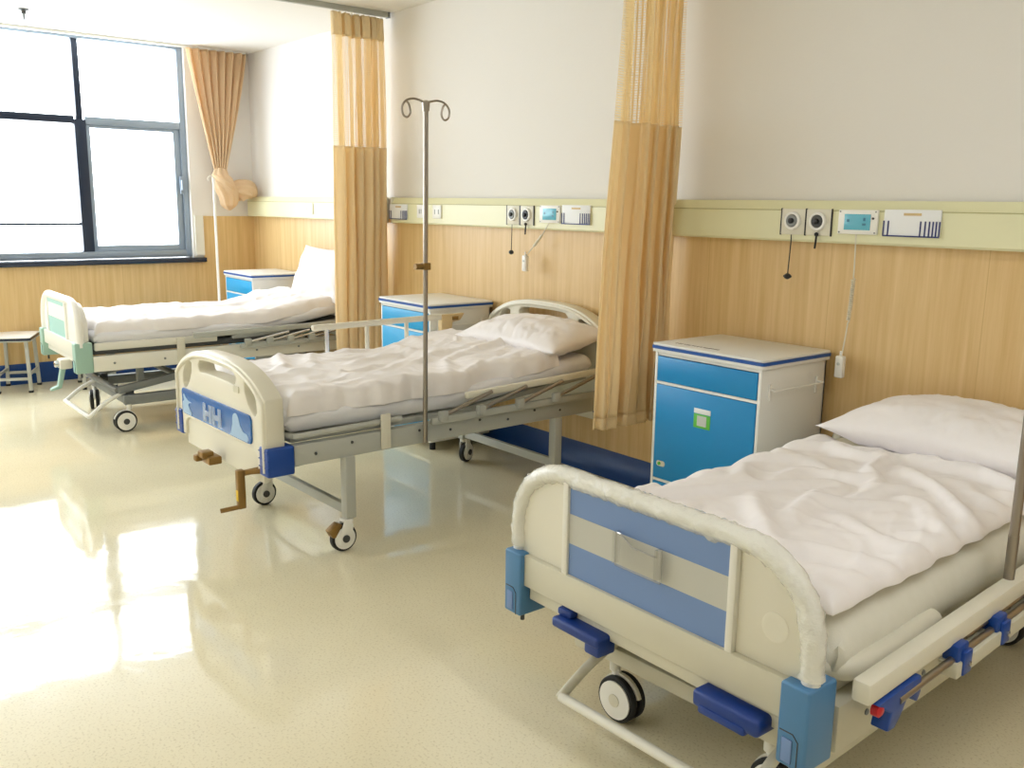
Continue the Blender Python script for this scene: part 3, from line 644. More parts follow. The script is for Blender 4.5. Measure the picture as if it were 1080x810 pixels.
# fold heights of crumpled cloth on a regular grid, in steps of 0.4 mm, one row along the bed's width after another
CRUMPLE = {
    'near': (76, (
        4,15,19,15,6,-5,-9,-9,-3,14,24,25,11,-9,-9,-2,30,55,61,58,53,38,14,11,22,26,27,26,21,19,18,16,15,16,14,12,16,19,25,35,38,35,31,21,11,9,13,13,9,8,13,18,25,34,40,45,45,34,27,28,
        31,34,30,22,18,16,19,27,33,35,29,18,11,11,10,9,7,20,25,21,13,1,-9,-9,0,22,38,39,24,4,2,24,52,67,65,55,52,46,32,32,42,45,44,42,37,28,16,16,28,32,31,28,23,23,32,42,46,49,47,34,
        17,9,12,13,11,15,21,28,34,35,39,48,55,49,34,26,29,36,39,36,27,16,14,22,33,40,38,30,22,17,14,14,11,24,28,22,14,3,-8,-8,8,34,53,56,43,28,33,55,72,76,66,48,46,51,51,53,56,56,54,51,
        46,30,13,18,37,45,45,38,26,23,32,41,49,55,57,49,30,14,11,10,12,20,28,34,35,31,34,47,61,60,43,23,22,33,41,42,32,18,12,21,35,45,47,43,35,26,20,18,14,24,25,18,10,2,-1,6,26,50,67,71,
        63,55,62,75,81,80,66,40,34,46,55,57,55,54,54,51,43,24,9,19,42,53,52,43,26,18,23,31,41,50,58,58,48,30,16,8,9,18,27,29,25,21,26,45,63,66,48,21,16,28,37,38,29,16,13,25,40,48,51,49,
        44,37,28,20,19,22,20,14,10,10,17,33,52,69,79,82,78,75,79,84,85,82,66,35,21,31,41,44,43,44,47,47,37,18,7,21,45,57,57,48,30,17,16,20,29,40,51,59,59,50,33,17,9,12,17,16,12,11,21,43,
        65,69,50,19,11,23,32,32,23,13,14,30,45,51,51,49,46,42,33,23,26,25,21,20,23,33,48,63,75,82,86,87,85,84,84,83,81,79,66,32,10,13,21,25,28,32,39,40,30,13,7,25,49,60,60,53,38,23,15,14,
        19,28,41,53,60,60,52,38,24,16,13,10,6,6,18,43,66,72,52,19,9,18,26,25,16,9,17,35,48,50,47,42,39,37,32,23,37,38,38,41,51,63,74,80,84,85,85,84,83,80,76,71,68,70,63,35,5,0,6,11,
        17,25,33,34,24,10,10,30,53,62,62,57,46,32,20,14,14,19,29,43,54,60,60,54,44,34,26,19,11,7,17,44,68,74,56,21,7,14,20,17,10,8,20,39,50,48,41,34,29,27,24,18,45,52,58,64,72,79,83,83,
        81,79,76,72,68,62,56,52,53,59,61,42,7,-6,-1,5,12,21,28,27,18,8,15,38,57,64,62,58,50,40,29,20,14,14,19,31,45,55,59,57,51,43,35,25,15,9,18,44,69,77,61,23,5,10,13,10,5,9,24,43,
        51,46,37,29,23,18,15,13,44,55,65,73,79,82,81,75,68,62,56,50,43,38,36,40,48,57,57,36,3,-7,-1,4,11,18,23,21,12,9,23,46,61,63,60,55,50,43,35,26,17,12,13,22,35,48,54,52,46,38,29,19,
        10,8,21,46,70,79,64,25,4,5,6,3,4,12,29,46,52,47,38,28,20,14,11,11,40,51,61,69,76,80,77,66,53,42,33,27,22,22,29,42,55,63,54,20,-5,-5,1,6,12,17,18,14,9,14,33,53,62,61,55,48,
        44,39,33,25,17,10,10,15,26,39,47,45,37,27,17,9,4,10,28,51,72,81,66,27,2,0,0,1,6,18,35,49,55,52,44,34,25,17,13,14,29,40,49,57,66,74,73,62,43,26,16,11,11,19,35,53,66,70,52,12,
        -7,-2,4,9,12,14,13,9,10,23,44,58,62,57,48,40,35,30,25,18,12,9,9,12,19,31,40,38,28,16,7,3,6,23,46,66,80,84,68,28,1,-4,-2,4,13,25,39,50,56,56,52,46,39,32,25,20,14,25,32,40,
        53,65,69,59,36,15,5,2,8,25,49,67,74,69,43,7,-5,2,7,9,11,10,8,9,18,36,53,61,59,50,40,31,26,21,16,12,11,11,11,11,14,24,33,30,19,8,2,5,23,51,72,82,87,86,69,29,1,-4,1,10,
        19,30,40,48,53,55,55,54,51,47,38,27,-1,8,16,28,45,60,65,54,28,6,-3,-1,13,40,65,76,77,63,26,-2,-3,3,7,8,7,7,8,15,30,48,59,61,54,43,32,24,20,16,13,12,13,15,14,11,11,19,26,22,
        11,2,6,26,56,77,87,90,91,86,69,32,4,-2,2,11,20,28,35,40,44,48,51,53,54,53,45,32,-9,-2,13,31,49,61,61,45,19,-1,-7,1,26,58,76,81,76,53,12,-7,-3,2,4,5,5,7,14,28,44,56,60,56,
        46,34,25,20,17,14,12,14,16,18,15,11,10,15,19,13,5,7,29,60,79,87,89,90,90,85,69,36,8,0,1,6,12,18,22,26,30,34,38,43,47,50,45,33,-8,7,27,45,57,60,53,33,8,-8,-8,9,43,73,83,82,
        69,38,4,-7,-4,0,2,3,6,13,26,41,53,59,57,49,37,26,20,18,16,14,13,14,17,18,16,12,9,10,10,5,7,30,62,81,84,82,82,86,88,84,69,39,14,4,2,3,5,8,10,12,15,18,22,27,32,38,39,35,
        7,26,44,54,56,52,39,17,-3,-9,-5,25,63,83,86,78,57,23,-2,-8,-5,-1,2,6,13,24,39,51,57,56,50,39,28,21,18,17,16,15,13,13,15,17,16,12,8,5,3,6,28,61,81,84,78,68,68,78,85,82,67,41,
        22,13,9,7,6,6,6,6,7,8,10,14,19,26,32,36,23,37,47,49,44,34,19,2,-9,-9,7,47,78,88,84,69,43,13,-4,-7,-4,0,5,12,23,36,48,54,55,49,40,30,22,18,17,17,17,16,14,12,13,14,13,11,
        6,3,6,27,60,80,84,79,65,51,53,68,79,78,65,47,36,30,26,22,19,16,14,12,10,9,8,10,14,23,31,35,32,37,38,33,24,13,1,-9,-9,-6,29,68,87,89,82,63,35,10,-4,-7,-2,4,12,22,34,45,52,53,
        48,40,30,23,19,17,17,17,17,16,15,13,11,10,9,7,5,7,26,58,79,85,80,67,48,33,34,51,69,75,69,60,55,53,50,47,43,40,36,32,29,25,22,18,19,27,32,29,32,30,24,16,7,-1,-9,-9,-9,8,52,79,
        89,91,86,68,40,12,-3,-6,0,10,20,30,41,48,50,46,39,30,23,19,18,18,18,17,17,16,15,13,10,8,6,5,9,25,55,78,85,81,68,48,29,18,16,27,47,63,69,70,70,69,68,67,66,64,61,58,55,52,46,37,
        30,32,31,17,31,28,21,11,1,-6,-9,-9,-6,26,63,78,85,90,90,80,55,21,-1,-5,1,13,24,35,43,46,44,38,30,23,19,19,19,20,19,18,16,14,13,11,9,7,7,11,27,54,76,84,81,69,48,28,15,8,5,8,
        17,33,49,59,63,67,71,74,75,75,74,73,71,69,66,57,43,36,28,14,24,28,24,13,1,-6,-9,-9,6,44,67,71,74,84,90,88,72,37,5,-4,1,13,25,35,40,40,36,29,22,18,18,20,21,22,21,18,15,13,11,9,
        8,8,14,31,57,77,84,82,69,48,27,13,7,4,2,2,3,8,17,26,32,42,53,61,65,69,72,73,74,74,73,68,57,45,33,25,14,24,24,13,2,-6,-8,-5,17,53,67,64,62,72,86,90,83,56,16,-2,1,11,23,32,
        35,33,27,21,17,15,17,19,21,22,20,18,14,11,9,8,9,17,35,61,78,84,81,69,47,26,12,6,4,3,3,3,4,5,5,7,9,15,23,31,38,46,53,59,63,66,68,68,65,59,50,44,10,18,17,9,1,-3,-2,3,
        25,56,67,61,53,58,76,88,89,72,31,2,1,10,21,28,29,26,20,15,14,14,15,17,19,19,18,15,12,9,8,10,19,38,63,79,84,81,68,45,24,12,6,5,5,5,6,6,7,8,8,7,7,7,8,10,14,19,26,34,
        40,46,52,57,59,60,57,52,17,17,13,8,6,8,11,17,36,60,68,60,48,45,62,83,90,82,51,13,1,8,17,23,22,18,14,13,13,14,15,15,15,15,14,11,9,9,12,22,41,64,79,84,80,66,43,22,10,7,6,7,
        8,9,9,9,10,11,11,10,9,8,7,6,6,7,9,13,18,24,30,36,40,44,47,48,31,31,29,28,30,33,35,38,50,65,68,59,44,34,46,73,88,88,69,26,3,6,13,16,15,12,11,12,15,16,17,15,14,12,10,9,
        9,13,25,44,66,79,83,78,63,39,19,9,7,8,10,12,13,13,12,12,12,13,13,12,11,9,8,6,5,4,4,5,7,9,13,17,22,28,36,43,41,49,54,55,57,58,58,59,64,68,64,50,33,22,29,58,83,90,80,45,
        10,4,8,9,9,9,11,15,18,19,19,16,13,11,9,10,15,27,46,66,79,82,77,60,36,17,9,9,11,14,16,18,18,17,16,14,14,14,14,13,12,11,9,7,6,4,3,2,2,4,6,9,16,27,37,42,45,58,66,67,
        66,66,66,65,64,60,47,30,15,8,15,42,74,89,88,66,24,3,3,5,7,10,15,18,20,20,19,16,13,11,12,17,29,48,67,78,81,75,58,33,15,9,11,15,17,18,20,21,22,21,19,17,16,15,15,14,13,11,10,8,
        6,4,3,2,2,3,6,13,26,41,45,38,50,61,64,62,59,57,55,52,45,34,20,8,1,-1,5,25,59,84,90,77,35,4,2,4,9,13,17,19,19,19,17,15,13,14,19,30,48,66,77,80,73,56,31,15,10,13,18,20,
        20,19,20,22,23,23,21,19,18,17,17,16,14,12,10,8,7,5,4,4,5,7,13,25,42,54,50,33,45,58,59,52,44,39,33,26,18,9,1,-3,-5,-5,-1,11,40,74,89,83,51,13,2,5,10,13,15,16,16,15,14,14,
        15,20,32,48,65,76,78,72,54,30,14,12,16,22,25,23,19,17,19,22,24,24,22,21,20,19,19,17,15,13,10,8,7,7,7,8,11,15,23,37,52,61,55,41,36,54,57,48,37,27,18,10,3,-1,-2,-3,-4,-4,-3,2,
        21,57,83,88,71,28,4,5,8,9,10,12,13,13,14,16,22,33,48,64,74,77,72,55,30,13,12,19,26,30,28,22,16,15,18,22,24,24,22,21,21,20,19,17,15,12,10,9,9,10,13,16,21,26,35,48,59,64,59,47,
        38,54,58,51,39,27,15,6,1,1,3,5,3,0,-2,-2,7,36,72,88,82,48,11,3,4,6,10,13,15,16,18,24,34,48,62,72,76,72,56,31,13,10,18,29,34,34,28,19,15,15,18,22,23,23,22,21,20,19,18,16,
        14,12,11,12,15,19,24,29,34,40,48,57,65,66,58,45,34,51,59,56,46,32,18,7,2,5,12,14,12,7,2,-1,1,17,54,83,88,69,25,2,3,7,13,19,23,25,28,36,48,61,70,74,71,58,35,14,7,14,27,37,
        40,35,26,17,14,15,18,21,22,21,20,19,18,17,16,14,13,14,16,21,27,33,40,45,50,55,61,66,69,67,56,42,16,35,51,57,53,40,24,10,5,10,18,23,23,17,11,4,0,5,32,70,88,81,45,9,2,8,16,24,
        31,35,40,49,60,69,73,70,59,38,17,6,8,21,35,44,44,36,24,16,13,15,18,20,20,20,18,17,16,15,15,15,18,22,29,36,44,50,56,60,63,66,68,70,70,66,54,39,5,14,31,51,56,47,31,15,7,11,21,29,
        32,28,21,12,4,1,14,50,82,87,66,23,2,6,14,25,35,43,50,59,67,71,69,60,42,21,8,4,12,28,43,49,46,36,23,15,13,14,17,18,18,17,16,16,16,17,19,23,30,38,46,53,59,63,65,67,68,68,68,68,
        67,63,52,37,5,7,18,39,54,52,38,21,10,10,19,30,37,37,32,22,11,3,4,29,69,88,78,35,4,4,11,23,36,47,56,63,68,67,60,45,25,11,4,5,16,33,48,53,48,35,22,14,12,14,15,16,16,16,16,17,
        20,24,30,38,46,54,60,63,65,65,65,64,62,61,59,59,59,57,49,37,15,18,18,26,45,52,43,27,13,9,14,26,38,43,41,33,20,8,2,11,48,81,83,52,14,3,9,21,34,47,57,63,65,59,46,28,14,6,3,7,
        19,38,52,56,49,34,21,13,12,12,14,14,15,17,20,24,31,38,46,53,59,63,64,63,61,57,53,49,45,43,41,41,44,46,42,33,31,31,22,19,34,47,45,32,18,10,10,20,34,44,47,42,30,16,4,3,26,67,85,72,
        30,5,8,19,33,46,56,60,57,47,31,17,8,4,3,8,21,41,56,58,48,33,19,13,11,13,14,16,19,23,29,37,44,52,57,61,62,61,57,51,44,37,31,27,23,21,20,21,25,30,29,23,42,40,27,17,24,38,41,35,
        24,13,9,13,26,41,49,49,40,25,10,1,9,45,80,82,50,14,8,17,31,44,53,54,47,33,20,11,7,4,4,9,25,46,59,59,48,31,18,12,12,16,19,22,26,33,41,48,55,59,60,59,55,49,40,31,23,18,15,12,
        10,8,7,7,9,12,16,19,47,47,35,20,18,27,33,32,26,17,10,9,18,35,48,53,48,35,17,4,1,24,66,84,70,29,8,15,28,41,48,45,35,22,13,9,7,4,4,12,30,52,62,59,46,29,17,12,14,19,24,29,
        35,43,49,55,58,58,54,48,39,30,22,15,11,12,14,13,11,9,7,7,7,10,17,26,47,52,47,31,18,17,21,23,21,17,11,6,11,26,42,52,53,44,27,9,1,8,43,79,81,49,15,12,24,36,41,36,24,14,9,8,
        7,4,5,15,37,57,65,60,45,28,16,12,15,22,29,36,42,48,53,54,53,48,40,31,23,17,13,10,10,15,21,23,22,21,21,22,24,29,34,38,41,51,56,48,32,19,14,13,13,11,8,5,8,18,35,49,55,51,37,17,
        4,0,22,65,83,69,30,11,19,30,32,25,15,9,7,7,6,4,6,20,44,62,66,59,44,27,16,12,16,23,31,39,45,48,49,47,42,34,26,19,15,14,13,11,11,18,27,33,35,37,39,42,46,49,47,42,35,48,59,61,
        52,37,23,15,10,8,6,5,7,13,27,43,54,56,46,27,10,1,7,41,78,80,49,17,14,22,23,16,9,6,7,7,6,4,8,26,51,66,68,58,43,26,15,12,16,24,32,39,43,43,40,35,28,22,17,14,15,17,17,14,
        12,18,28,37,42,46,49,53,57,57,49,37,34,47,59,66,64,56,44,32,22,15,10,8,8,11,21,36,51,58,52,36,17,5,1,20,62,82,69,32,11,13,13,9,6,6,7,7,5,4,11,32,58,70,68,57,41,26,16,12,
        16,23,30,35,36,33,28,23,19,16,15,15,18,20,20,16,13,16,25,34,40,44,48,52,56,56,48,35,23,35,47,57,64,65,60,51,42,32,24,18,14,13,18,30,48,59,58,44,26,11,2,6,36,72,78,51,17,6,5,5,
        6,7,7,6,3,4,14,39,64,72,68,57,42,28,17,12,13,19,25,28,27,23,19,17,16,16,16,17,20,22,22,18,14,14,21,28,33,36,39,43,48,50,46,39,10,19,27,36,49,60,64,61,56,49,41,33,25,20,19,27,
        44,59,61,51,34,19,8,2,12,50,78,73,39,11,3,4,6,7,6,4,2,4,19,47,69,75,70,60,47,33,21,13,11,14,18,20,18,16,15,16,19,19,18,18,20,22,22,19,14,12,16,21,24,26,28,32,37,42,45,44,
        10,19,20,19,29,45,56,59,58,56,51,45,37,30,24,27,42,59,65,57,43,29,16,7,4,28,68,82,65,27,6,4,5,5,4,3,1,6,26,55,73,77,74,66,56,45,32,19,11,10,11,13,13,13,15,19,23,24,21,18,
        18,20,21,19,14,11,11,14,17,19,23,28,35,43,46,43,18,25,22,13,14,26,38,45,48,49,49,47,43,36,29,28,42,60,67,62,51,39,28,16,7,12,47,79,79,48,16,5,3,3,2,1,1,9,34,62,76,79,77,73,
        67,58,47,33,19,11,8,9,10,12,17,23,27,27,24,20,18,18,19,18,13,9,9,11,14,19,26,35,46,54,51,37,25,27,21,10,7,10,17,23,27,32,36,38,38,34,28,28,44,63,69,65,57,47,37,25,14,8,27,67,
        83,69,35,10,3,1,1,0,1,14,43,67,75,76,76,74,72,68,61,51,35,21,11,8,9,13,18,24,28,29,27,22,19,17,17,15,12,9,8,11,17,26,38,49,59,62,55,38,28,25,18,10,6,6,8,10,12,15,19,22,
        25,24,22,29,49,66,70,65,56,46,37,28,20,11,13,45,78,81,56,23,6,1,0,-1,2,20,50,68,70,67,66,68,69,69,67,63,54,39,23,13,10,12,16,21,26,29,29,25,20,17,15,13,10,8,10,16,26,40,53,62,
        66,62,49,34,30,28,23,18,15,15,16,15,13,11,10,10,11,14,19,35,57,68,68,59,48,37,28,22,17,11,6,26,65,83,73,43,15,3,-1,-2,4,26,54,66,62,54,50,52,56,59,62,64,63,56,42,26,16,13,14,17,
        22,27,28,26,22,18,14,11,9,10,15,26,41,55,64,66,60,45,27,18,35,38,38,34,32,31,30,28,23,17,12,7,6,11,24,45,63,68,62,49,34,23,16,11,9,7,5,13,45,77,82,63,31,8,0,-2,7,31,56,63,
        55,44,35,33,34,39,46,54,60,62,57,44,29,18,14,14,18,22,26,25,22,17,12,10,10,14,25,41,56,65,67,57,38,19,10,10,35,47,52,50,46,44,40,36,29,22,15,9,8,16,36,56,66,65,53,36,21,12,7,6,
        7,9,9,8,28,66,82,76,51,20,3,-1,9,34,56,61,53,39,26,17,15,18,24,34,46,57,61,57,45,30,20,14,14,18,22,22,20,15,11,9,13,23,39,55,65,67,58,36,16,11,9,9,35,50,57,56,52,48,42,35,
        27,19,12,9,13,28,48,62,65,57,41,23,12,7,6,9,13,16,14,8,15,48,76,81,66,37,11,2,11,34,53,59,52,36,19,8,5,8,14,19,29,43,56,60,56,44,30,19,14,14,17,18,16,12,9,12,21,36,52,64,
        67,60,40,16,12,21,20,16,41,51,57,56,52,45,37,27,19,12,8,11,23,41,57,64,60,46,28,14,8,7,11,16,21,22,17,9,8,31,67,81,75,54,25,8,11,30,49,56,51,35,15,3,3,12,17,16,17,28,44,55,
        58,53,42,28,18,13,13,14,12,10,10,17,32,49,61,66,61,44,19,8,21,36,33,24,37,48,54,53,49,41,30,19,11,7,9,18,35,51,60,60,51,35,19,10,7,11,18,24,28,27,19,10,6,20,53,76,79,66,40,18,
        13,26,44,54,51,35,13,1,7,21,27,21,14,17,30,45,54,56,50,38,25,16,11,10,9,9,15,27,44,58,65,62,47,23,6,13,36,48,39,22,25,38,45,47,45,37,25,13,7,7,15,29,45,57,60,54,40,25,13,8,
        9,14,23,31,34,31,22,11,5,11,37,67,78,73,54,30,19,24,39,50,50,34,11,1,11,28,37,31,17,11,18,32,45,52,52,45,34,22,13,9,8,12,23,39,55,63,62,50,28,8,5,27,51,54,35,12,24,28,30,34,
        37,32,21,9,6,11,24,39,52,57,55,45,30,18,10,8,10,16,25,34,38,34,24,12,4,5,24,55,74,76,64,43,27,26,36,47,48,33,10,1,12,33,45,40,22,9,10,20,32,42,47,46,39,29,17,10,10,18,34,50,
        60,62,53,34,12,2,15,45,63,57,34,14,36,33,26,23,27,25,16,7,8,19,33,46,53,54,47,35,22,13,9,8,10,16,26,37,41,37,25,13,4,3,13,40,66,75,70,54,37,30,35,44,46,32,9,0,13,36,51,48,
        29,10,6,10,19,29,37,41,39,32,21,13,14,27,45,57,61,55,39,17,2,5,31,61,72,64,46,31,46,47,37,23,18,16,10,7,13,26,38,47,51,48,38,26,16,11,9,8,10,16,27,39,44,39,27,13,4,1,6,27,
        55,71,72,63,48,38,38,45,46,30,7,0,13,38,56,55,36,14,4,5,9,16,23,30,32,28,21,15,21,38,52,59,56,43,23,6,1,18,50,72,77,72,59,46,44,55,53,35,18,9,5,8,19,30,38,44,45,40,29,19,
        12,9,8,8,10,16,28,42,47,41,28,14,5,1,3,17,43,64,71,68,58,48,45,48,45,27,5,0,14,40,60,62,45,19,4,2,5,8,13,18,21,21,18,19,31,47,56,56,46,28,10,1,9,38,67,80,80,72,58,46,
        38,58,65,55,33,13,6,10,18,26,33,37,38,32,22,13,9,8,8,8,9,16,30,45,50,43,29,16,6,2,2,9,30,53,66,68,63,57,53,51,42,21,1,0,17,45,65,68,53,25,6,3,5,8,10,13,15,18,20,29,
        43,53,55,48,32,14,2,5,28,60,79,82,73,57,39,29,45,61,70,69,58,36,17,11,13,17,23,28,30,25,17,10,8,9,9,8,9,16,32,47,52,45,31,17,8,2,1,4,19,42,58,63,63,59,55,49,35,13,-2,1,
        23,53,71,74,61,34,10,4,8,13,16,18,21,26,32,42,51,54,48,35,18,4,2,20,53,77,83,74,52,29,14,6,46,55,65,72,73,63,43,23,12,10,14,19,22,19,13,8,8,10,10,8,9,17,34,50,54,46,32,19,
        10,3,0,1,11,29,46,54,55,53,50,42,27,7,-3,6,34,63,77,78,68,44,17,5,9,17,23,28,33,39,44,49,51,47,36,20,6,1,14,45,73,84,79,56,28,15,8,0,35,38,46,60,72,75,68,52,30,14,9,11,
        13,12,8,7,9,11,10,7,8,18,37,52,55,48,34,22,12,5,0,-1,4,18,34,42,42,40,38,32,19,3,-3,15,49,73,81,81,74,55,27,9,8,16,25,32,39,44,46,46,43,34,20,7,1,9,39,70,84,83,65,34,
        17,16,14,6,26,29,30,38,55,69,76,73,60,39,19,10,8,6,5,7,10,11,9,6,7,19,39,55,57,50,37,26,16,8,2,-2,-1,7,20,26,25,23,22,18,10,-1,1,29,63,78,80,79,75,64,40,15,7,11,20,29,
        36,40,39,35,29,19,8,1,6,33,66,83,84,69,41,20,17,20,18,11,24,30,28,24,31,49,67,77,78,68,48,27,12,6,5,7,9,10,8,5,7,21,42,57,60,54,44,34,24,16,8,2,-1,0,6,9,8,6,5,4,
        0,-4,8,43,70,75,71,71,72,68,52,27,9,6,12,20,28,31,28,21,14,7,1,5,29,63,82,85,72,44,21,18,23,25,20,11,28,34,30,21,18,25,43,64,77,80,74,59,36,16,8,6,7,8,6,3,6,22,44,58,
        64,62,57,50,42,34,27,19,11,5,3,1,-1,-2,-3,-4,-5,-2,17,52,71,66,55,57,65,67,59,39,17,6,6,11,19,22,18,11,4,0,4,25,60,81,86,77,49,20,14,23,30,28,19,9,29,36,34,24,16,13,20,39,
        61,76,82,79,66,45,24,12,6,5,4,1,7,24,44,57,64,66,66,65,62,59,55,49,42,35,29,25,21,18,14,9,7,9,25,53,69,61,42,41,54,62,62,50,29,11,4,5,11,14,11,4,-1,1,20,55,79,87,81,59,
        25,8,11,22,30,29,20,13,29,37,37,28,19,12,9,16,33,56,74,82,81,73,56,35,16,6,2,-1,6,22,37,47,54,60,64,68,70,72,72,71,69,67,65,63,61,59,54,46,40,38,42,56,68,60,34,26,40,53,58,55,
        40,22,8,4,5,7,5,0,0,14,47,76,86,83,65,32,8,1,5,14,23,26,24,20,26,36,38,31,23,14,7,5,11,28,50,70,80,83,79,66,45,25,9,0,3,13,21,25,31,37,44,51,57,63,67,71,74,76,77,78,
        78,78,77,75,73,71,68,68,68,51,21,13,25,38,49,52,46,33,18,8,3,2,1,1,13,43,73,85,83,67,37,11,1,1,4,9,15,20,22,21,17,28,33,30,24,15,7,2,2,8,22,43,65,78,83,82,74,59,38,18,
        8,6,7,7,8,10,14,20,25,31,39,48,56,63,67,71,74,76,78,80,83,84,84,81,67,31,3,3,11,22,34,43,44,39,28,16,7,2,1,12,42,72,85,83,69,40,13,2,4,9,12,13,15,18,21,21,12,17,22,23,
        18,11,4,0,-1,0,5,16,36,59,75,82,84,80,70,54,37,25,18,12,8,5,4,5,6,7,9,15,24,34,42,50,56,61,65,70,77,83,87,82,55,12,-6,-3,2,9,18,28,34,34,29,21,11,6,13,41,72,85,83,69,
        42,15,2,3,12,21,26,26,26,28,28,25,17,15,14,13,9,4,1,-1,-1,-1,0,3,12,29,52,71,81,84,83,77,69,60,50,41,33,26,20,16,13,7,0,-1,4,10,17,24,32,39,48,58,70,80,83,65,26,-1,-7,-5,
        -3,0,6,13,19,21,19,14,11,18,43,71,84,82,68,42,16,3,2,9,21,33,39,41,42,42,35,23,29,28,21,13,7,3,1,1,1,0,-1,-1,1,8,23,46,67,79,83,83,81,77,71,64,57,49,42,33,25,13,1,-2,
        0,2,4,9,16,26,42,59,73,79,66,30,0,-7,-6,-5,-4,-3,-1,2,6,7,8,13,27,50,73,83,81,66,40,16,4,2,7,18,31,43,50,52,52,47,33,15,40,44,40,29,20,13,9,7,6,4,2,1,0,0,5,19,
        42,64,76,81,82,80,76,71,64,57,49,39,27,12,2,0,2,1,0,3,11,28,52,72,80,72,36,1,-7,-6,-4,-4,-4,-3,-3,-1,2,6,15,36,62,77,83,79,64,38,15,4,2,8,18,31,43,53,57,56,51,39,23,14,
        38,51,55,49,40,32,26,22,19,16,12,8,5,3,2,5,17,40,62,75,79,80,76,70,62,53,44,33,20,8,2,2,4,2,-1,1,15,43,70,81,79,54,12,-7,-6,-4,-3,-2,-1,0,2,5,14,27,46,68,81,83,76,60,
        35,13,3,3,9,20,33,45,54,58,57,49,35,22,15,17,25,49,62,62,57,52,47,43,38,34,29,23,18,13,9,5,5,17,40,61,73,77,75,69,60,49,37,26,15,6,3,4,4,2,-1,2,27,63,81,80,61,25,-1,-5,
        -3,-1,0,2,4,8,15,26,43,61,74,81,81,72,53,29,10,2,3,11,22,36,47,55,58,55,45,29,16,13,17,20,19,42,60,67,67,64,61,58,54,50,45,39,33,26,19,11,4,5,18,41,62,72,74,69,60,48,35,23,
        13,7,5,5,4,1,-1,9,44,75,79,63,29,3,-1,2,4,5,8,12,18,28,41,57,70,79,81,78,66,45,23,7,1,4,13,26,39,50,57,58,53,41,24,11,7,15,22,21,28,39,52,64,68,68,66,63,60,57,52,48,
        42,35,26,15,5,1,6,22,44,62,70,69,62,50,37,24,15,9,6,5,4,1,0,20,62,79,65,33,6,2,10,15,17,18,22,30,42,54,66,75,80,79,73,58,37,16,4,1,5,14,28,42,52,58,57,51,37,20,9,7,
        13,23,27,22,38,41,46,56,64,65,62,59,56,53,50,47,43,36,25,14,4,1,2,10,26,47,62,66,63,53,40,27,17,10,7,5,2,0,2,30,71,79,50,14,2,9,21,29,32,35,42,52,63,72,77,79,76,66,49,28,
        11,3,1,6,16,30,44,54,58,57,49,34,17,7,7,16,28,36,33,22,43,44,43,48,55,55,51,47,43,40,39,39,38,32,21,10,4,3,3,5,13,31,50,60,62,55,44,30,19,11,6,3,1,0,5,36,74,77,43,9,
        3,13,29,40,46,52,60,67,73,76,76,70,58,39,21,8,2,2,7,16,30,44,54,58,56,47,32,16,6,5,14,29,42,47,37,21,44,40,33,35,39,37,32,28,26,25,26,29,31,27,16,7,5,6,6,4,6,17,35,51,
        58,55,45,32,20,11,6,2,0,0,9,42,76,75,38,6,4,16,33,47,56,63,69,73,74,71,62,48,30,14,5,2,3,8,16,29,42,53,58,56,47,32,16,6,5,12,26,41,51,52,40,25,39,30,19,16,16,14,11,10,
        10,12,15,20,24,20,11,5,6,9,8,4,3,9,23,40,51,52,45,33,21,11,5,1,-1,0,14,50,78,74,34,3,5,18,36,51,61,67,70,69,64,54,38,22,10,4,3,5,9,17,27,40,51,57,57,49,34,17,6,4,
        10,22,38,51,56,51,36,20,37,29,20,13,6,0,-2,-1,0,3,7,13,17,15,8,5,8,11,8,4,2,4,13,28,42,47,43,33,21,10,3,-1,-2,1,21,59,81,72,30,1,6,21,39,53,61,65,63,57,44,29,16,7,
        4,6,10,14,19,26,37,47,55,57,51,38,21,8,3,8,20,34,48,58,57,43,23,9,50,47,41,35,25,15,7,0,-3,-3,1,7,11,9,5,6,10,11,8,3,0,1,6,18,32,40,39,30,19,9,1,-3,-3,2,26,64,
        82,71,27,0,7,24,42,53,58,57,49,37,23,12,5,4,7,13,18,23,28,36,44,52,56,54,44,28,12,3,5,16,30,44,55,60,53,36,19,12,61,58,56,53,51,47,39,25,12,3,-1,2,4,4,3,6,10,9,5,1,
        -1,-1,2,10,23,32,31,24,14,5,-2,-5,-4,4,30,67,83,69,24,-1,9,27,43,51,51,43,31,18,9,4,4,7,12,17,23,29,34,41,47,53,55,50,38,20,6,3,10,24,38,49,57,60,53,41,32,28,63,58,53,51,
        54,58,59,56,46,30,14,6,1,0,1,4,7,6,2,-2,-3,-3,-2,4,14,22,21,15,7,-1,-5,-6,-3,6,34,68,83,68,21,-2,11,29,41,44,38,27,15,6,2,2,5,9,13,16,21,27,33,39,45,49,51,46,32,15,
        4,4,14,28,39,47,53,56,53,48,43,38,64,58,49,43,42,48,57,65,67,61,48,30,14,5,3,4,4,2,-1,-4,-5,-5,-5,-2,5,9,8,3,-2,-6,-7,-6,-1,10,37,70,82,66,19,-3,11,27,35,33,24,12,4,0,
        0,3,6,8,10,12,15,21,26,32,37,43,46,41,29,12,2,5,16,27,33,37,40,43,44,42,39,37,65,61,52,41,34,34,42,55,67,73,72,62,46,30,18,11,6,3,0,-2,-3,-5,-6,-5,-2,0,-1,-3,-4,-4,-3,1,
        6,16,41,70,82,64,17,-3,11,24,28,22,11,3,-1,-2,0,3,5,6,7,7,9,12,17,22,28,35,39,36,26,11,1,3,13,19,21,22,23,25,26,26,28,31,65,65,59,47,34,26,26,35,50,66,76,78,74,64,50,34,
